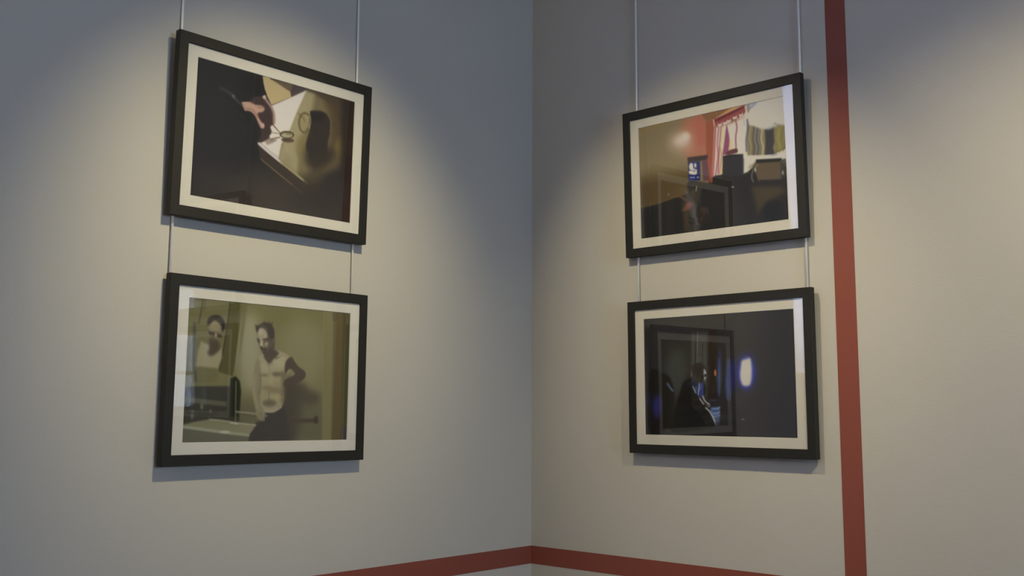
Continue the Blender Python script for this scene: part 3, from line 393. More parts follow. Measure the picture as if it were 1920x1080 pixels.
["l",[[0.7078,0.0576],[0.71,0.1087]],[168,85,80],0.0026,1,0.0039,1],
["l",[[0.7525,0.016],[0.76,0.054],[0.7449,0.1001]],[206,205,187],0.0032,1,0.0045,1],
["p",[[0.7647,0.1556],[0.7791,0.1808],[0.8198,0.2057],[0.8464,0.2304],[0.8896,0.2379],[0.9385,0.2085],[0.9698,0.2272],[1.0063,0.2402],[1.0045,0.4205],[0.9217,0.4567],[0.8627,0.4536],[0.7593,0.4261],[0.7553,0.3179]],[137,131,101],0.0077,1,0],
["p",[[0.7981,0.1929],[0.8492,0.2275],[0.8466,0.4464],[0.7868,0.4325]],[105,103,106],0.0052,0.8,0],
["l",[[0.7813,0.2029],[0.7703,0.293],[0.7808,0.3598],[0.7726,0.4256]],[163,160,133],0.0039,0.85,0.0071,1],
["l",[[0.806,0.2092],[0.795,0.2991],[0.8055,0.3657],[0.7973,0.4314]],[86,83,80],0.0039,0.85,0.0039,1],
["l",[[0.8196,0.2128],[0.8086,0.3025],[0.8191,0.369],[0.8109,0.4345]],[152,150,143],0.0039,0.85,0.0032,1],
["l",[[0.8304,0.2156],[0.8195,0.3052],[0.8299,0.3716],[0.8218,0.4371]],[86,85,101],0.0039,0.85,0.0045,1],
["l",[[0.8424,0.2187],[0.8315,0.3081],[0.8419,0.3745],[0.8337,0.4398]],[141,143,154],0.0039,0.85,0.0032,1],
["l",[[0.8602,0.2233],[0.8493,0.3126],[0.8597,0.3787],[0.8516,0.444]],[183,181,157],0.0039,0.85,0.0084,1],
["l",[[0.7758,0.2014],[0.7648,0.2916],[0.7754,0.3585],[0.7671,0.4244]],[93,92,74],0.0039,0.85,0.0026,1],
["l",[[0.9429,0.2447],[0.9322,0.3331],[0.9423,0.3986],[0.9343,0.4632]],[128,124,69],0.0039,0.85,0.0052,1],
["l",[[0.964,0.2501],[0.9533,0.3383],[0.9634,0.4036],[0.9554,0.4681]],[158,157,81],0.0039,0.85,0.0065,1],
["l",[[0.9875,0.2563],[0.977,0.3442],[0.9869,0.4093],[0.979,0.4736]],[128,121,58],0.0039,0.85,0.0052,1],
["p",[[0.8744,0.2411],[0.9109,0.2434],[0.9385,0.2085],[0.9288,0.2761],[0.9305,0.3607],[0.9204,0.4003],[0.9298,0.4551],[0.8681,0.4528],[0.875,0.3472]],[64,64,78],0.0052,1,0],
["l",[[0.8949,0.2393],[0.9166,0.2308],[0.9384,0.212]],[116,141,201],0.0103,0.8,0.0084,1],
["l",[[0.7653,0.1307],[0.7676,0.1993],[0.7543,0.289],[0.7536,0.389]],[87,84,138],0.0052,0.9,0.0065,1],
["p",[[0.9487,0.2252],[0.9436,0.2335],[0.9297,0.2381],[0.9088,0.2382],[0.8843,0.2338],[0.8596,0.2254],[0.8387,0.2145],[0.8248,0.2026],[0.8201,0.1916],[0.8253,0.1831],[0.8396,0.1786],[0.8608,0.1787],[0.8855,0.1833],[0.91,0.1917],[0.9305,0.2026],[0.9441,0.2143]],[206,206,206],0.0142,0.9,0],
["l",[[0.938,0.443],[1.0071,0.4211]],[93,90,47],0.0052,0.8,0.0039,1],
["p",[[0.7371,0.4246],[0.9216,0.4602],[1.0171,0.4373],[1.0151,0.52],[0.8133,0.4741],[0.7846,0.5246],[0.756,0.5647],[0.7308,0.57]],[206,206,206],0.0039,1,0],
["l",[[0.9109,0.4626],[0.9429,0.4617]],[121,139,201],0.0039,1,0.0032,1],
["l",[[0.7623,0.5339],[0.774,0.508]],[69,69,73],0.0039,0.6,0.0026,1],
["l",[[0.7767,0.53],[0.7883,0.5055]],[69,69,73],0.0039,0.6,0.0026,1],
["l",[[0.7912,0.526],[0.8027,0.503]],[69,69,73],0.0039,0.6,0.0026,1],
["l",[[0.8055,0.5221],[0.817,0.5005]],[69,69,73],0.0039,0.6,0.0026,1],
["l",[[0.8198,0.5182],[0.8312,0.498]],[69,69,73],0.0039,0.6,0.0026,1],
["p",[[0.6137,0.3851],[0.6286,0.3595],[0.6601,0.3525],[0.6912,0.3541],[0.6932,0.3856],[0.6535,0.3908]],[97,56,73],0.0032,1,1],
["p",[[0.3431,0.5769],[0.3681,0.5447],[0.4923,0.5999],[0.5167,0.5609],[0.5404,0.5476],[0.5925,0.5477],[0.5962,0.3956],[0.6364,0.3904],[0.7308,0.4088],[0.7269,0.5727],[0.7504,0.567],[0.7897,0.5399],[0.8236,0.4977],[1.0142,0.5545],[1.005,1.1399],[-0.0289,1.0455],[-0.0218,0.7283],[0.1343,0.7104],[0.2732,0.6757],[0.3595,0.6549]],[34,35,42],0.0045,1,0],
["p",[[-0.008,0.6997],[0.1346,0.6951],[0.2733,0.672],[0.3349,0.6651],[0.3429,0.5843],[0.1516,0.5073],[-0.004,0.5217]],[85,72,52],0.009,1,0],
["l",[[0.7273,0.4151],[0.7238,0.5613]],[63,86,173],0.0026,0.8,0.0026,1],
["p",[[0.6018,0.4005],[0.7234,0.4164],[0.717,0.567],[0.5982,0.5525]],[44,45,56],0.0039,1,0],
["p",[[0.3532,0.3485],[0.4956,0.3591],[0.4946,0.4016],[0.3546,0.3938]],[57,47,54],0.0032,1,0],
["p",[[0.4525,0.4032],[0.4913,0.3935],[0.5045,0.5804],[0.4573,0.578]],[98,69,87],0.0052,1,0],
["l",[[0.4942,0.3942],[0.5069,0.478],[0.5071,0.5956]],[157,79,80],0.0052,1,0.0052,1],
["l",[[0.5202,0.5396],[0.5159,0.5974]],[168,91,87],0.0052,1,0.0052,1],
["p",[[0.3564,0.3942],[0.4406,0.4005],[0.4386,0.5653],[0.357,0.5536]],[31,43,115],0.0026,1,0],
["p",[[0.3948,0.4385],[0.3933,0.4508],[0.3897,0.4606],[0.3844,0.4666],[0.3784,0.4678],[0.3724,0.464],[0.3675,0.4558],[0.3644,0.4444],[0.3635,0.4316],[0.3649,0.4194],[0.3686,0.4095],[0.3738,0.4036],[0.3799,0.4024],[0.3858,0.4063],[0.3907,0.4145],[0.3939,0.4258]],[206,206,206],0.0032,1,0],
["p",[[0.4154,0.4319],[0.4145,0.4397],[0.4126,0.446],[0.4098,0.4499],[0.4065,0.4508],[0.4033,0.4485],[0.4007,0.4434],[0.3991,0.4363],[0.3986,0.4282],[0.3994,0.4204],[0.4014,0.4141],[0.4042,0.4102],[0.4075,0.4094],[0.4107,0.4117],[0.4133,0.4168],[0.4149,0.4239]],[206,206,206],0.0032,1,0],
["p",[[0.3912,0.4862],[0.3899,0.4927],[0.3864,0.4978],[0.3812,0.5006],[0.3752,0.5006],[0.3692,0.498],[0.3642,0.4931],[0.361,0.4865],[0.3599,0.4795],[0.3613,0.4729],[0.3648,0.4678],[0.37,0.4651],[0.376,0.465],[0.382,0.4677],[0.387,0.4726],[0.3902,0.4791]],[206,206,206],0.0032,1,0],
["p",[[0.418,0.4994],[0.4162,0.5041],[0.4115,0.5074],[0.4044,0.5088],[0.3962,0.5081],[0.3879,0.5053],[0.381,0.5009],[0.3764,0.4956],[0.3748,0.4901],[0.3766,0.4854],[0.3814,0.482],[0.3885,0.4807],[0.3968,0.4814],[0.405,0.4842],[0.4119,0.4886],[0.4165,0.4939]],[206,206,206],0.0032,1,0],
["p",[[0.4032,0.4627],[0.4021,0.471],[0.3994,0.4777],[0.3954,0.4817],[0.3907,0.4824],[0.3862,0.4797],[0.3824,0.474],[0.3799,0.4662],[0.3792,0.4575],[0.3803,0.4492],[0.3831,0.4425],[0.3871,0.4386],[0.3918,0.4379],[0.3963,0.4406],[0.4001,0.4463],[0.4025,0.454]],[206,206,206],0.0032,1,0],
["p",[[0.4178,0.4808],[0.4171,0.4874],[0.4154,0.4929],[0.413,0.4962],[0.4102,0.497],[0.4075,0.495],[0.4053,0.4907],[0.4039,0.4846],[0.4035,0.4777],[0.4042,0.471],[0.4059,0.4656],[0.4083,0.4622],[0.4111,0.4615],[0.4138,0.4634],[0.416,0.4678],[0.4174,0.4739]],[206,206,206],0.0032,1,0],
["p",[[0.383,0.5291],[0.3823,0.531],[0.3804,0.5323],[0.3777,0.5328],[0.3744,0.5326],[0.3712,0.5315],[0.3685,0.5298],[0.3667,0.5277],[0.3661,0.5256],[0.3668,0.5237],[0.3687,0.5224],[0.3715,0.5219],[0.3747,0.5222],[0.3779,0.5233],[0.3806,0.525],[0.3824,0.527]],[178,189,206],0.0026,1,0],
["p",[[0.401,0.5329],[0.4003,0.5348],[0.3985,0.5361],[0.3957,0.5366],[0.3925,0.5363],[0.3893,0.5353],[0.3866,0.5336],[0.3848,0.5315],[0.3842,0.5294],[0.3849,0.5275],[0.3867,0.5262],[0.3895,0.5257],[0.3927,0.526],[0.3959,0.527],[0.3986,0.5287],[0.4004,0.5308]],[178,189,206],0.0026,1,0],
["p",[[0.4309,0.5377],[0.4302,0.5396],[0.4283,0.5409],[0.4256,0.5414],[0.4224,0.5411],[0.4192,0.5401],[0.4165,0.5384],[0.4148,0.5363],[0.4142,0.5342],[0.4149,0.5324],[0.4167,0.5311],[0.4195,0.5305],[0.4227,0.5308],[0.4258,0.5319],[0.4285,0.5336],[0.4303,0.5356]],[178,189,206],0.0026,1,0],
["l",[[0.364,0.4616],[0.3999,0.4769]],[58,66,134],0.0026,0.8,0.0023,1],
["l",[[0.3939,0.4235],[0.3943,0.4571]],[31,43,115],0.0026,0.9,0.0026,1],
["l",[[0.3948,0.4385],[0.4153,0.4616]],[24,37,120],0.0019,1,0.0026,1],
["p",[[0.8157,0.4853],[0.9708,0.5099],[0.9822,0.5821],[0.9669,0.6692],[0.82,0.6457],[0.8003,0.5564]],[94,83,70],0.0052,1,0],
["p",[[0.8122,0.4739],[0.9695,0.4985],[0.9704,0.5252],[0.8125,0.5038]],[31,37,45],0.0032,1,0],
["p",[[0.9655,0.5088],[0.9971,0.509],[1.0013,0.6556],[0.959,0.6676]],[55,56,54],0.0052,0.8,0],
["l",[[0.8231,0.5189],[0.8006,0.5423],[0.7832,0.5812],[0.7811,0.6234],[0.7897,0.6537]],[152,150,146],0.0032,0.9,0.0032,1],
["l",[[0.8316,0.6198],[0.8202,0.6387],[0.8305,0.662]],[103,86,74],0.0032,0.8,0.0026,1],
["p",[[0.8096,0.5585],[0.809,0.5654],[0.8078,0.5711],[0.8061,0.5748],[0.8042,0.5758],[0.8024,0.574],[0.8009,0.5696],[0.8,0.5634],[0.7998,0.5563],[0.8003,0.5494],[0.8015,0.5437],[0.8032,0.54],[0.8051,0.539],[0.807,0.5408],[0.8084,0.5452],[0.8094,0.5514]],[195,193,193],0.0032,0.9,0],
["p",[[0.9791,0.6196],[0.9787,0.6259],[0.9776,0.6311],[0.9762,0.6344],[0.9745,0.6353],[0.973,0.6337],[0.9717,0.6298],[0.9709,0.6243],[0.9708,0.6178],[0.9712,0.6115],[0.9723,0.6064],[0.9737,0.603],[0.9754,0.6021],[0.9769,0.6037],[0.9782,0.6076],[0.979,0.6132]],[198,202,206],0.0039,0.9,0],
["l",[[0.9667,0.5244],[0.9797,0.5106]],[165,169,192],0.0026,0.6,0.0023,1],
["l",[[0.9795,0.5411],[0.9924,0.5274]],[165,169,192],0.0026,0.6,0.0023,1],
["l",[[0.9868,0.5636],[0.9997,0.5498]],[165,169,192],0.0026,0.6,0.0023,1],
["l",[[0.6378,0.5718],[0.7612,0.5765]],[87,90,104],0.0032,0.6,0.0023,1],
["p",[[0.6633,0.6695],[0.6626,0.6716],[0.6609,0.6731],[0.6583,0.6738],[0.6553,0.6737],[0.6523,0.6726],[0.6497,0.6709],[0.648,0.6687],[0.6475,0.6664],[0.6482,0.6643],[0.6499,0.6628],[0.6525,0.662],[0.6555,0.6622],[0.6586,0.6632],[0.6611,0.665],[0.6627,0.6672]],[177,188,206],0.0032,0.9,0],
["l",[[0.4117,0.6131],[0.4067,0.6493]],[179,175,147],0.0032,0.9,0.0039,1],
["p",[[0.7805,0.6944],[0.9576,0.723],[0.9878,0.7776],[0.8806,0.8268],[0.8081,0.9123]],[72,64,50],0.022,0.9,0],
["p",[[0.9737,0.9274],[0.9681,0.9583],[0.9538,0.9829],[0.9329,0.9974],[0.9084,0.9997],[0.8842,0.9893],[0.8638,0.9676],[0.8505,0.938],[0.8463,0.9049],[0.852,0.8736],[0.8667,0.8489],[0.8879,0.8346],[0.9125,0.8328],[0.9367,0.8437],[0.9567,0.8655],[0.9697,0.8949]],[22,26,38],0.0129,0.9,0],
["p",[[0.4009,0.6927],[0.3974,0.7261],[0.3889,0.7534],[0.3768,0.7706],[0.3628,0.7748],[0.3491,0.7655],[0.3377,0.744],[0.3305,0.7135],[0.3285,0.6788],[0.3321,0.6451],[0.3406,0.6177],[0.3529,0.6007],[0.3669,0.5967],[0.3806,0.6062],[0.3918,0.6278],[0.3989,0.6582]],[68,64,70],0.0194,0.5,0],
["l",[[0.2548,0.6684],[0.2978,0.6804],[0.3337,0.7172]],[116,77,53],0.0077,0.8,0.0071,1],
["p",[[0.3332,0.7395],[0.3638,0.7303],[0.381,0.7707],[0.3438,0.8087],[0.3073,0.8022]],[115,70,65],0.0116,0.9,0],
["l",[[0.3812,0.7633],[0.3909,0.8616],[0.4129,0.9468]],[86,80,88],0.0155,0.7,0.0161,1],
["l",[[0.3311,0.8289],[0.328,0.9628]],[74,54,43],0.0142,0.6,0.0161,1],
["p",[[0.4895,0.8713],[0.4858,0.9015],[0.4768,0.9262],[0.4638,0.9416],[0.4487,0.9453],[0.4339,0.9367],[0.4216,0.917],[0.4137,0.8893],[0.4114,0.8577],[0.4151,0.8272],[0.4243,0.8024],[0.4374,0.7872],[0.4525,0.7837],[0.4673,0.7926],[0.4795,0.8124],[0.4872,0.84]],[45,38,39],0.0142,0.8,0],
["p",[[0.2149,0.6418],[0.2145,0.6452],[0.2134,0.648],[0.212,0.6497],[0.2103,0.65],[0.2086,0.649],[0.2073,0.6468],[0.2064,0.6437],[0.2061,0.6401],[0.2065,0.6367],[0.2075,0.634],[0.209,0.6323],[0.2107,0.6319],[0.2124,0.6329],[0.2137,0.6352],[0.2146,0.6383]],[162,155,133],0.0032,0.7,0]],
"man_in_dark":[
["b",[40,40,47]],
["p",[[0.6425,-0.0282],[1.0301,-0.0079],[1.0052,1.0277],[0.6193,1.0404]],[48,48,56],0.0387,1,0],
["p",[[0.3346,0.1402],[0.4574,0.1482],[0.4407,0.6798],[0.3239,0.6789]],[72,77,81],0.0155,0.8,0],
["l",[[0.3728,0.1499],[0.3649,0.4006]],[27,26,29],0.0026,1,0.0032,1],
["l",[[0.3828,0.1505],[0.3754,0.401]],[117,120,127],0.0026,1,0.0029,1],
["l",[[0.4179,0.2385],[0.4134,0.4024]],[34,34,38],0.0026,1,0.0023,1],
["p",[[0.3112,0.1169],[0.3409,0.1189],[0.333,0.5214],[0.3001,0.535]],[40,40,42],0.0077,0.8,0],
["p",[[0.3042,0.4775],[0.2969,0.549],[0.2789,0.6094],[0.2528,0.6497],[0.2225,0.6637],[0.1926,0.6491],[0.1677,0.6077],[0.1515,0.5459],[0.1468,0.4729],[0.1543,0.4003],[0.1727,0.3393],[0.1993,0.2993],[0.2298,0.2864],[0.2595,0.3022],[0.284,0.3441],[0.2997,0.4057]],[67,77,81],0.0517,0.6,0],
["p",[[0.4578,0.1269],[0.5152,0.1308],[0.5034,0.6943],[0.4347,0.6939]],[36,26,26],0.0129,0.8,0],
["p",[[0.5315,0.5192],[0.5295,0.5783],[0.5262,0.6283],[0.5222,0.6616],[0.5181,0.6733],[0.5144,0.6616],[0.5118,0.6281],[0.5106,0.5779],[0.5111,0.5187],[0.5131,0.4595],[0.5164,0.4094],[0.5204,0.3759],[0.5245,0.3643],[0.5282,0.3763],[0.5308,0.4099],[0.532,0.4601]],[68,96,163],0.009,0.8,0],
["p",[[0.5369,0.3719],[0.5357,0.4014],[0.5337,0.4264],[0.5312,0.4431],[0.5284,0.4489],[0.526,0.4429],[0.5241,0.4261],[0.5232,0.401],[0.5233,0.3713],[0.5244,0.3417],[0.5264,0.3167],[0.529,0.3],[0.5317,0.2942],[0.5342,0.3002],[0.536,0.3171],[0.537,0.3423]],[52,55,123],0.0077,0.8,0],
["p",[[0.6007,0.5419],[0.598,0.6057],[0.5929,0.6598],[0.5864,0.696],[0.5792,0.7086],[0.5727,0.6959],[0.5676,0.6596],[0.5649,0.6052],[0.5649,0.5411],[0.5676,0.4769],[0.5727,0.4226],[0.5793,0.3864],[0.5864,0.3739],[0.593,0.387],[0.598,0.4235],[0.6007,0.4779]],[71,89,163],0.0142,0.8,0],
["p",[[0.6421,0.5012],[0.6389,0.5489],[0.6321,0.5892],[0.6225,0.6162],[0.6117,0.6255],[0.6012,0.6158],[0.5928,0.5886],[0.5876,0.5478],[0.5865,0.4997],[0.5897,0.4517],[0.5966,0.4112],[0.6062,0.3843],[0.6171,0.3752],[0.6275,0.3852],[0.6359,0.4127],[0.641,0.4534]],[37,39,104],0.0232,0.7,0],
["l",[[0.5691,0.5272],[0.5683,0.6947]],[63,91,160],0.0052,0.7,0.0052,1],
["p",[[0.0347,0.4697],[0.1283,0.4724],[0.1829,0.5105],[0.2058,0.591],[0.2102,0.6781],[0.2011,0.8374],[0.1312,0.9838],[0.0261,0.9496]],[22,19,24],0.0077,1,1],
["l",[[0.1666,0.5648],[0.1813,0.5942],[0.2021,0.6236]],[94,118,177],0.0052,0.9,0.0077,1],
["p",[[0.1212,0.7579],[0.1181,0.7943],[0.1105,0.8251],[0.0997,0.8458],[0.0872,0.8532],[0.075,0.8461],[0.0648,0.8255],[0.0583,0.7946],[0.0565,0.758],[0.0597,0.7214],[0.0673,0.6904],[0.0782,0.6697],[0.0907,0.6625],[0.1029,0.6699],[0.113,0.6906],[0.1194,0.7215]],[41,43,120],0.022,0.9,0],
["p",[[0.0394,0.699],[0.0379,0.7216],[0.0342,0.7407],[0.0291,0.7535],[0.0232,0.758],[0.0175,0.7535],[0.0128,0.7407],[0.0099,0.7215],[0.0091,0.6988],[0.0107,0.6762],[0.0143,0.657],[0.0195,0.6442],[0.0254,0.6398],[0.0311,0.6443],[0.0357,0.6572],[0.0387,0.6764]],[45,45,102],0.0168,0.7,0],
["p",[[0.339,0.5144],[0.309,0.5352],[0.2817,0.5562],[0.2598,0.6063],[0.2401,0.6928],[0.2077,0.8084],[0.1865,0.9679],[0.4413,0.9337],[0.482,0.9049],[0.4387,0.7787],[0.3999,0.6937],[0.4238,0.6584],[0.4309,0.5947],[0.4086,0.5517],[0.3856,0.537]],[13,14,19],0.0058,1,1],
["p",[[0.3318,0.5214],[0.3563,0.5363],[0.3911,0.5513],[0.4173,0.5519],[0.4133,0.6654],[0.3884,0.6865],[0.3599,0.6507],[0.3373,0.6003]],[26,34,77],0.0045,1,0],
["p",[[0.3911,0.5513],[0.4172,0.5554],[0.4149,0.669],[0.3886,0.6758]],[43,55,136],0.0039,1,0],
["l",[[0.3881,0.5548],[0.3841,0.6082],[0.3785,0.658]],[188,195,206],0.0026,1,0.0039,1],
["l",[[0.4037,0.5623],[0.3926,0.6225]],[125,146,206],0.0026,0.8,0.0026,1],
["l",[[0.3433,0.5933],[0.3546,0.622],[0.3629,0.6436]],[161,194,206],0.0032,1,0.0039,1],
["l",[[0.3669,0.5937],[0.3541,0.6435]],[127,162,206],0.0026,0.8,0.0026,1],
["l",[[0.3724,0.608],[0.3828,0.6758]],[95,138,206],0.0026,0.7,0.0029,1],
["p",[[0.3407,0.4284],[0.3589,0.4039],[0.3884,0.3957],[0.4173,0.4097],[0.434,0.4422],[0.4361,0.4814],[0.4266,0.5237],[0.4086,0.5517],[0.3792,0.5618],[0.3502,0.5433],[0.3369,0.5]],[49,44,43],0.0045,1,1],
["p",[[0.4175,0.4559],[0.4257,0.4512],[0.4335,0.4685],[0.4367,0.4835],[0.4318,0.4954],[0.4354,0.5154],[0.4293,0.5323],[0.4216,0.542],[0.4196,0.5235],[0.4166,0.4986]],[178,183,206],0.0039,1,1],
["p",[[0.394,0.4088],[0.4141,0.4238],[0.419,0.4666],[0.4132,0.5518],[0.391,0.5585]],[37,32,32],0.009,0.8,1],
["p",[[0.4333,0.504],[0.4328,0.5094],[0.4316,0.514],[0.4299,0.517],[0.4279,0.518],[0.4259,0.5169],[0.4243,0.5138],[0.4232,0.5092],[0.4229,0.5037],[0.4234,0.4983],[0.4247,0.4937],[0.4264,0.4907],[0.4284,0.4897],[0.4304,0.4908],[0.432,0.4939],[0.4331,0.4986]],[0,0,22],0.0026,1,0],
["p",[[0.4216,0.5129],[0.4209,0.517],[0.4192,0.5204],[0.4167,0.5226],[0.4138,0.5234],[0.4109,0.5225],[0.4085,0.5201],[0.407,0.5166],[0.4065,0.5125],[0.4071,0.5085],[0.4088,0.505],[0.4113,0.5028],[0.4143,0.5021],[0.4171,0.503],[0.4195,0.5053],[0.4211,0.5088]],[23,22,29],0.0032,1,0],
["p",[[0.4267,0.5166],[0.4265,0.5188],[0.4258,0.5206],[0.4248,0.5218],[0.4237,0.5222],[0.4226,0.5217],[0.4217,0.5205],[0.4211,0.5186],[0.4209,0.5165],[0.4212,0.5143],[0.4219,0.5125],[0.4228,0.5113],[0.4239,0.5108],[0.425,0.5113],[0.426,0.5126],[0.4265,0.5144]],[206,206,206],0.0019,0.7,0],
["l",[[0.3369,0.4713],[0.3362,0.5071]],[131,132,131],0.0032,0.8,0.0029,1],
["l",[[0.3883,0.6922],[0.4006,0.715],[0.4136,0.7363]],[187,190,206],0.0032,1,0.0052,1],
["l",[[0.4091,0.6725],[0.4183,0.7009],[0.4312,0.7222],[0.4453,0.7363]],[191,192,206],0.0032,1,0.0055,1],
["l",[[0.4455,0.7293],[0.4555,0.7434],[0.4495,0.7575],[0.4337,0.7434]],[183,185,206],0.0026,1,0.0026,1],
["l",[[0.4311,0.7292],[0.4364,0.7504]],[26,22,29],0.0026,1,0.0026,1],
["p",[[0.462,0.7645],[0.522,0.7574],[0.5186,0.8344],[0.5132,0.9043],[0.4934,0.9047],[0.4718,0.8418],[0.4557,0.7927]],[81,103,161],0.0045,1,0],
["l",[[0.4761,0.7743],[0.5017,0.7757],[0.5201,0.7644]],[142,171,206],0.0032,0.9,0.0042,1],
["l",[[0.4753,0.8123],[0.5009,0.8135],[0.5193,0.8022]],[142,171,206],0.0032,0.9,0.0042,1],
["l",[[0.4748,0.839],[0.5004,0.8401],[0.5188,0.8288]],[142,171,206],0.0032,0.9,0.0042,1],
["l",[[0.4787,0.7891],[0.5014,0.7925]],[54,70,129],0.0039,0.8,0.0042,1],
["p",[[0.489,0.8417],[0.5146,0.8379],[0.5131,0.9113],[0.4934,0.9047]],[77,85,110],0.0052,0.8,0],
["l",[[0.4274,0.7681],[0.4555,0.8033],[0.4773,0.8558],[0.4906,0.9012]],[196,197,206],0.0032,1,0.0055,1],
["l",[[0.4574,0.7067],[0.4947,0.7055]],[90,94,156],0.0032,0.8,0.0029,1],
["l",[[0.2659,0.9086],[0.4992,0.8976],[0.6117,0.8819]],[23,26,33],0.009,0.6,0.0097,1],
["p",[[0.5033,0.4833],[0.5026,0.493],[0.5009,0.5012],[0.4986,0.5066],[0.4959,0.5085],[0.4933,0.5065],[0.4912,0.5009],[0.4899,0.4926],[0.4896,0.4829],[0.4903,0.4732],[0.492,0.465],[0.4943,0.4596],[0.497,0.4577],[0.4995,0.4598],[0.5016,0.4653],[0.503,0.4736]],[206,118,84],0.0045,1,0],
["p",[[0.5009,0.4621],[0.5005,0.4653],[0.4996,0.468],[0.4982,0.4698],[0.4967,0.4704],[0.4952,0.4697],[0.4939,0.4679],[0.4931,0.4651],[0.4929,0.4618],[0.4932,0.4586],[0.4942,0.4559],[0.4955,0.4541],[0.497,0.4535],[0.4986,0.4542],[0.4998,0.4561],[0.5006,0.4589]],[159,82,61],0.0039,0.8,0],
["p",[[0.7597,0.4839],[0.7538,0.5375],[0.7393,0.5827],[0.7185,0.6128],[0.6943,0.6232],[0.6705,0.6121],[0.6506,0.5811],[0.6379,0.5347],[0.6342,0.4802],[0.6403,0.4259],[0.655,0.3803],[0.6762,0.3504],[0.7005,0.3407],[0.7243,0.3525],[0.7438,0.3839],[0.7562,0.4301]],[44,54,161],0.0387,0.75,0],
["p",[[0.7439,0.4921],[0.7382,0.539],[0.7263,0.5784],[0.7099,0.6043],[0.6916,0.6128],[0.6741,0.6024],[0.66,0.5746],[0.6516,0.5337],[0.6502,0.4858],[0.6559,0.4384],[0.668,0.3988],[0.6846,0.373],[0.7029,0.365],[0.7204,0.3759],[0.7343,0.4039],[0.7425,0.4447]],[67,82,206],0.0194,0.9,0],
["p",[[0.672,0.3927],[0.6997,0.3786],[0.7243,0.3742],[0.7314,0.4212],[0.732,0.49],[0.7262,0.5585],[0.7125,0.5891],[0.6786,0.5906],[0.6629,0.5571],[0.6575,0.5016],[0.6631,0.4464]],[206,206,206],0.009,1,1],
["l",[[0.6666,0.3877],[0.6945,0.366],[0.7111,0.3584]],[98,102,176],0.0052,0.7,0.0029,1],
["l",[[0.6607,0.8577],[0.6754,0.8603]],[168,176,206],0.0026,1,0.0026,1]]}
''')  # curtained_room: the low pale column is a glass reflection painted into the ink
NX, NZ = 340, 240
def spline(P, closed, sub=5):
    P = np.array(P, float); n = len(P); out = []
    rng = range(n) if closed else range(n-1)
    for i in rng:
        if closed: a, b, c, d = P[(i-1) % n], P[i], P[(i+1) % n], P[(i+2) % n]
        else: a, b, c, d = P[max(i-1, 0)], P[i], P[i+1], P[min(i+2, n-1)]
        for k in range(sub):
            t = k/sub; out.append(0.5*((2*b) + (c-a)*t + (2*a-5*b+4*c-d)*t*t + (3*b-a-3*c+d)*t**3))
    if not closed: out.append(P[-1])
    return np.array(out)
def ink_rgb(c): return np.array(c, float)/255.0
def paint(ops, asp):
    """ink colours of one photographic print on an (NZ+1) x (NX+1) lattice"""
    u = np.linspace(0, 1, NX+1)*asp; v = np.linspace(0, 1, NZ+1); U, V = np.meshgrid(u, v)
    C = np.zeros(U.shape+(3,))
    for op in ops:
        if op[0] == 'b': C[:] = ink_rgb(op[1]); continue
        P = np.array(op[1], float); P[:, 0] *= asp; col = ink_rgb(op[2]); w = op[3]*1.5+0.002; al = op[4]
        closed = op[0] == 'p'
        if op[-1] and len(P) > 2: P = spline(P, closed)
        hw = op[5] if op[0] == 'l' else 0
        mg = w + hw
        i0, i1 = np.searchsorted(u, [P[:, 0].min()-mg, P[:, 0].max()+mg]); j0, j1 = np.searchsorted(v, [P[:, 1].min()-mg, P[:, 1].max()+mg])
        if i1 <= i0 or j1 <= j0: continue
        x, y = U[j0:j1, i0:i1], V[j0:j1, i0:i1]
        D = np.full(x.shape, 1e9); ins = np.zeros(x.shape, bool)
        n = len(P)
        for k in range(n if closed else n-1):
            a, b = P[k], P[(k+1) % n]; e = b-a; L = max(e@e, 1e-12)
            t = np.clip(((x-a[0])*e[0]+(y-a[1])*e[1])/L, 0, 1)
            D = np.minimum(D, (x-a[0]-t*e[0])**2+(y-a[1]-t*e[1])**2)
            if closed and a[1] != b[1]:
                ins ^= ((a[1] > y) != (b[1] > y)) & (x < (b[0]-a[0])*(y-a[1])/(b[1]-a[1])+a[0])
        D = np.sqrt(D)
        s = np.where(ins, D, -D) if closed else hw-D
        m = np.clip(0.5+s/(2*w), 0, 1); m = (m*m*(3-2*m)*al)[..., None]
        C[j0:j1, i0:i1] = C[j0:j1, i0:i1]*(1-m)+col*m
    for _ in range(1):
        Q = np.pad(C, ((1, 1), (1, 1), (0, 0)), 'edge'); C = (Q[:-2, 1:-1]+Q[2:, 1:-1]+Q[1:-1, :-2]+Q[1:-1, 2:]+2*Q[1:-1, 1:-1])/6
    return np.where(C <= .04045, C/12.92, ((C+.055)/1.055)**2.4)
def print_sheet(key, w, h, y, parent):
    C = paint(INK[key], w/h)
    xs = np.linspace(-w/2, w/2, NX+1); zs = np.linspace(h/2, -h/2, NZ+1); X, Z = np.meshgrid(xs, zs)
    co = np.stack([X, np.full_like(X, y), Z], -1).reshape(-1, 3)
    j, i = np.meshgrid(np.arange(NZ), np.arange(NX), indexing='ij'); a = (j*(NX+1)+i).ravel(); q = np.stack([a, a+NX+1, a+NX+2, a+1], -1)
    me = bpy.data.meshes.new('print'); me.vertices.add(len(co)); me.vertices.foreach_set('co', co.ravel())
    me.loops.add(q.size); me.loops.foreach_set('vertex_index', q.ravel().astype(np.int32))
    me.polygons.add(len(q)); me.polygons.foreach_set('loop_start', np.arange(0, q.size, 4, dtype=np.int32))
    me.update(calc_edges=True)
    at = me.color_attributes.new('ink', 'FLOAT_COLOR', 'POINT')
    at.data.foreach_set('color', np.concatenate([C.reshape(-1, 3), np.ones((len(co), 1))], 1).astype(np.float32).ravel())
    me.materials.append(M_PRINT)
    o = bpy.data.objects.new('print', me); COL.objects.link(o); o.parent = parent
    return o

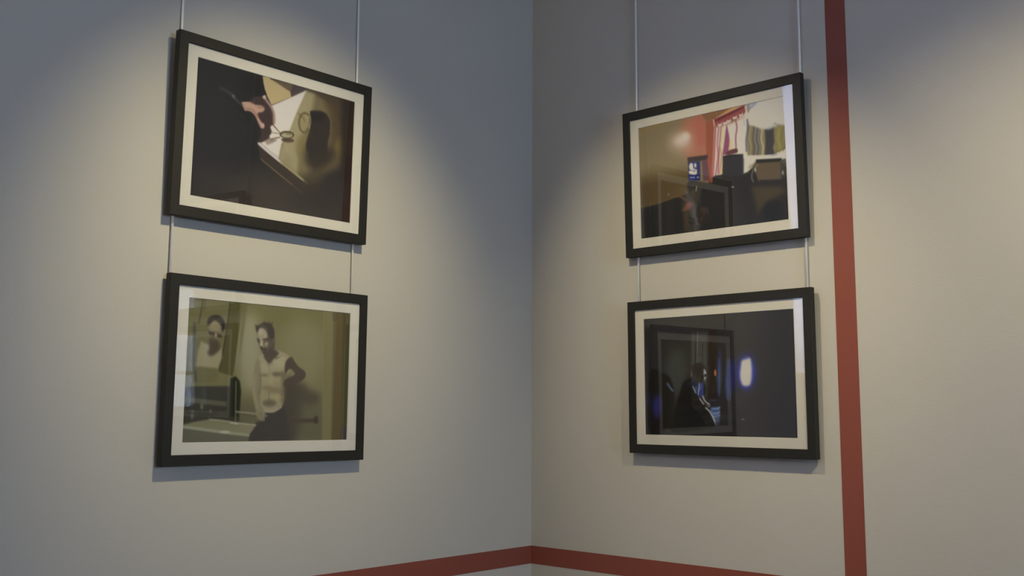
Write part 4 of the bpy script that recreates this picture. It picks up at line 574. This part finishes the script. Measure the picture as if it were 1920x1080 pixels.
# ------------------------------------------------------------------ framed pictures
FW, FH, OW, OH, PW, PH, D = 0.52, 0.3952, 0.4773, 0.3496, 0.4254, 0.3011, 0.0179
def rail_mesh(L, wd):            # one mitred length of moulding, along local X, outer edge at z = 0, going inward to -wd
    bm = bmesh.new()
    prof = [(0, 0), (-D+.0008, 0), (-D, -.0008), (-D, -wd+.0008), (-D+.0008, -wd), (0, -wd)]      # (y, z)
    ends = []
    for sx in (-1, 1):
        ends.append([bm.verts.new((sx*(L/2+z), y, z)) for y, z in prof])
    n = len(prof)
    for i in range(n): bm.faces.new((ends[0][i], ends[0][(i+1) % n], ends[1][(i+1) % n], ends[1][i]))
    bm.faces.new(ends[0][::-1]); bm.faces.new(ends[1])
    return bm
def framed_picture(wall, d, z, s, tilt, roll, key, label, plabel):
    t = bpy.data.objects.new('framed_picture', None); COL.objects.link(t); t.empty_display_size = 0.1
    rz = Matrix.Rotation(0 if wall == 'L' else -math.pi/2, 4, 'Z')
    loc = Vector((-d, -s, z)) if wall == 'L' else Vector((-s, -d, z))
    t.matrix_world = Matrix.Translation(loc) @ rz @ Matrix.Rotation(tilt, 4, 'X') @ Matrix.Rotation(-roll, 4, 'Y')
    tag(t, label, 'picture')
    lw, lh = (FW-OW)/2, (FH-OH)/2
    for ang, off, L, wd in ((0, FH/2, FW, lh), (math.pi, FH/2, FW, lh), (math.pi/2, FW/2, FH, lw), (-math.pi/2, FW/2, FH, lw)):
        bm = rail_mesh(L, wd); bm.transform(Matrix.Rotation(ang, 4, 'Y') @ Matrix.Translation((0, 0, off)))
        obj('frame_rail', bm, M_FRAME, t)
    a, b, c, e = OW/2, OH/2, PW/2, PH/2
    y0, y1 = -D+.0052, -D+.0066
    bm = bmesh.new()                                          # mat card with its bevelled window
    O = [(-a, -b), (a, -b), (a, b), (-a, b)]; I = [(-c, -e), (c, -e), (c, e), (-c, e)]; k = .0008
    I2 = [(-c+k, -e+k), (c-k, -e+k), (c-k, e-k), (-c+k, e-k)]
    vo = [bm.verts.new((x, y0, zz)) for x, zz in O]; vi = [bm.verts.new((x, y0, zz)) for x, zz in I]
    wi = [bm.verts.new((x, y1, zz)) for x, zz in I2]; wo = [bm.verts.new((x, y1, zz)) for x, zz in O]
    for i in range(4):
        j = (i+1) % 4
        bm.faces.new((vo[i], vo[j], vi[j], vi[i])); bm.faces.new((vi[i], vi[j], wi[j], wi[i]))
        bm.faces.new((wo[j], wo[i], wi[i], wi[j])); bm.faces.new((vo[j], vo[i], wo[i], wo[j]))
    obj('mat_card', bm, M_MAT, t)
    if key: p = print_sheet(key, PW, PH, -D+.0069, t)
    else: p = boxes('print', [(-c, c, -D+.0069, -D+.0075, -e, e)], M_DARKP, t)
    if plabel: p['label'] = plabel
    boxes('glass_pane', [(-a, a, -D+.0028, -D+.0044, -b, b)], M_GLASS, t)
    boxes('backing_board', [(-a, a, -D+.0080, -.001, -b, b)], M_BACK, t)
    for sx in (-1, 1):                                        # hook from the back of the frame to its rod
        boxes('hanging_hook', [(sx*.242-.006, sx*.242+.006, -.0005, .002, FH/2-.075, FH/2-.055)], M_HOOK, t)
    return t
framed_picture('L', 0.9107, 0.6103, 0.0184, 0.0316, 0.0057, 'hands_and_mug',
    'upper black framed picture left of the corner, hands with a spoon beside a mug', 'colour photograph of hands holding a spoon over a table with a mug')
framed_picture('L', 0.9006, 0.0918, 0.0120, 0.0068, -0.0001, 'man_at_basin',
    'lower black framed picture left of the corner, greenish photo of a shirtless man', 'greenish photograph of a shirtless man standing beside a basin and mirror')
framed_picture('R', 0.6197, 0.6182, 0.0150, 0.0334, -0.0054, 'curtained_room',
    'upper black framed picture right of the corner, orange room with striped curtains', 'photograph of an orange walled room with striped curtains and televisions')
framed_picture('R', 0.6253, 0.1026, 0.0118, 0.0128, -0.0031, 'man_in_dark',
    'lower black framed picture right of the corner, dark photo with a glowing patch', 'very dark photograph of a seated man with a cup and a glowing patch')
# a further pair on the same wall, beyond the stripe: seen only mirrored in the glass of the left pair
framed_picture('R', 1.840, 0.590, 0.0160, 0.036, 0, None, 'upper black framed picture beyond the red stripe, mirrored in the glass', None)
framed_picture('R', 1.840, 0.140, 0.0130, 0.012, 0, None, 'lower black framed picture beyond the red stripe, mirrored in the glass', None)

# ------------------------------------------------------------------ hanging rods
def rod(x, y, label):
    bm = bmesh.new(); r = 0.0026
    add_tube(bm, (0, 0, -0.05), (0, 0, Z1-0.028), r, 14)
    o = obj('hanging_rod', bm, M_ROD); o.location = (x, y, 0)
    tag(o, label, 'rod', None)
    return o
rod(-1.1490, -0.0058, 'thin metal rod behind the outer left end of the two left pictures')
rod(-0.6715, -0.0058, 'thin metal rod behind the corner-side end of the two left pictures')
rod(-0.0058, -0.3855, 'thin metal rod behind the corner-side end of the two right pictures')
rod(-0.0058, -0.8655, 'thin metal rod behind the right pictures, nearest the red stripe')
rod(-0.0058, -1.60, 'thin metal rod beyond the red stripe, nearer the stripe')
rod(-0.0058, -2.08, 'thin metal rod beyond the red stripe, farther from it')
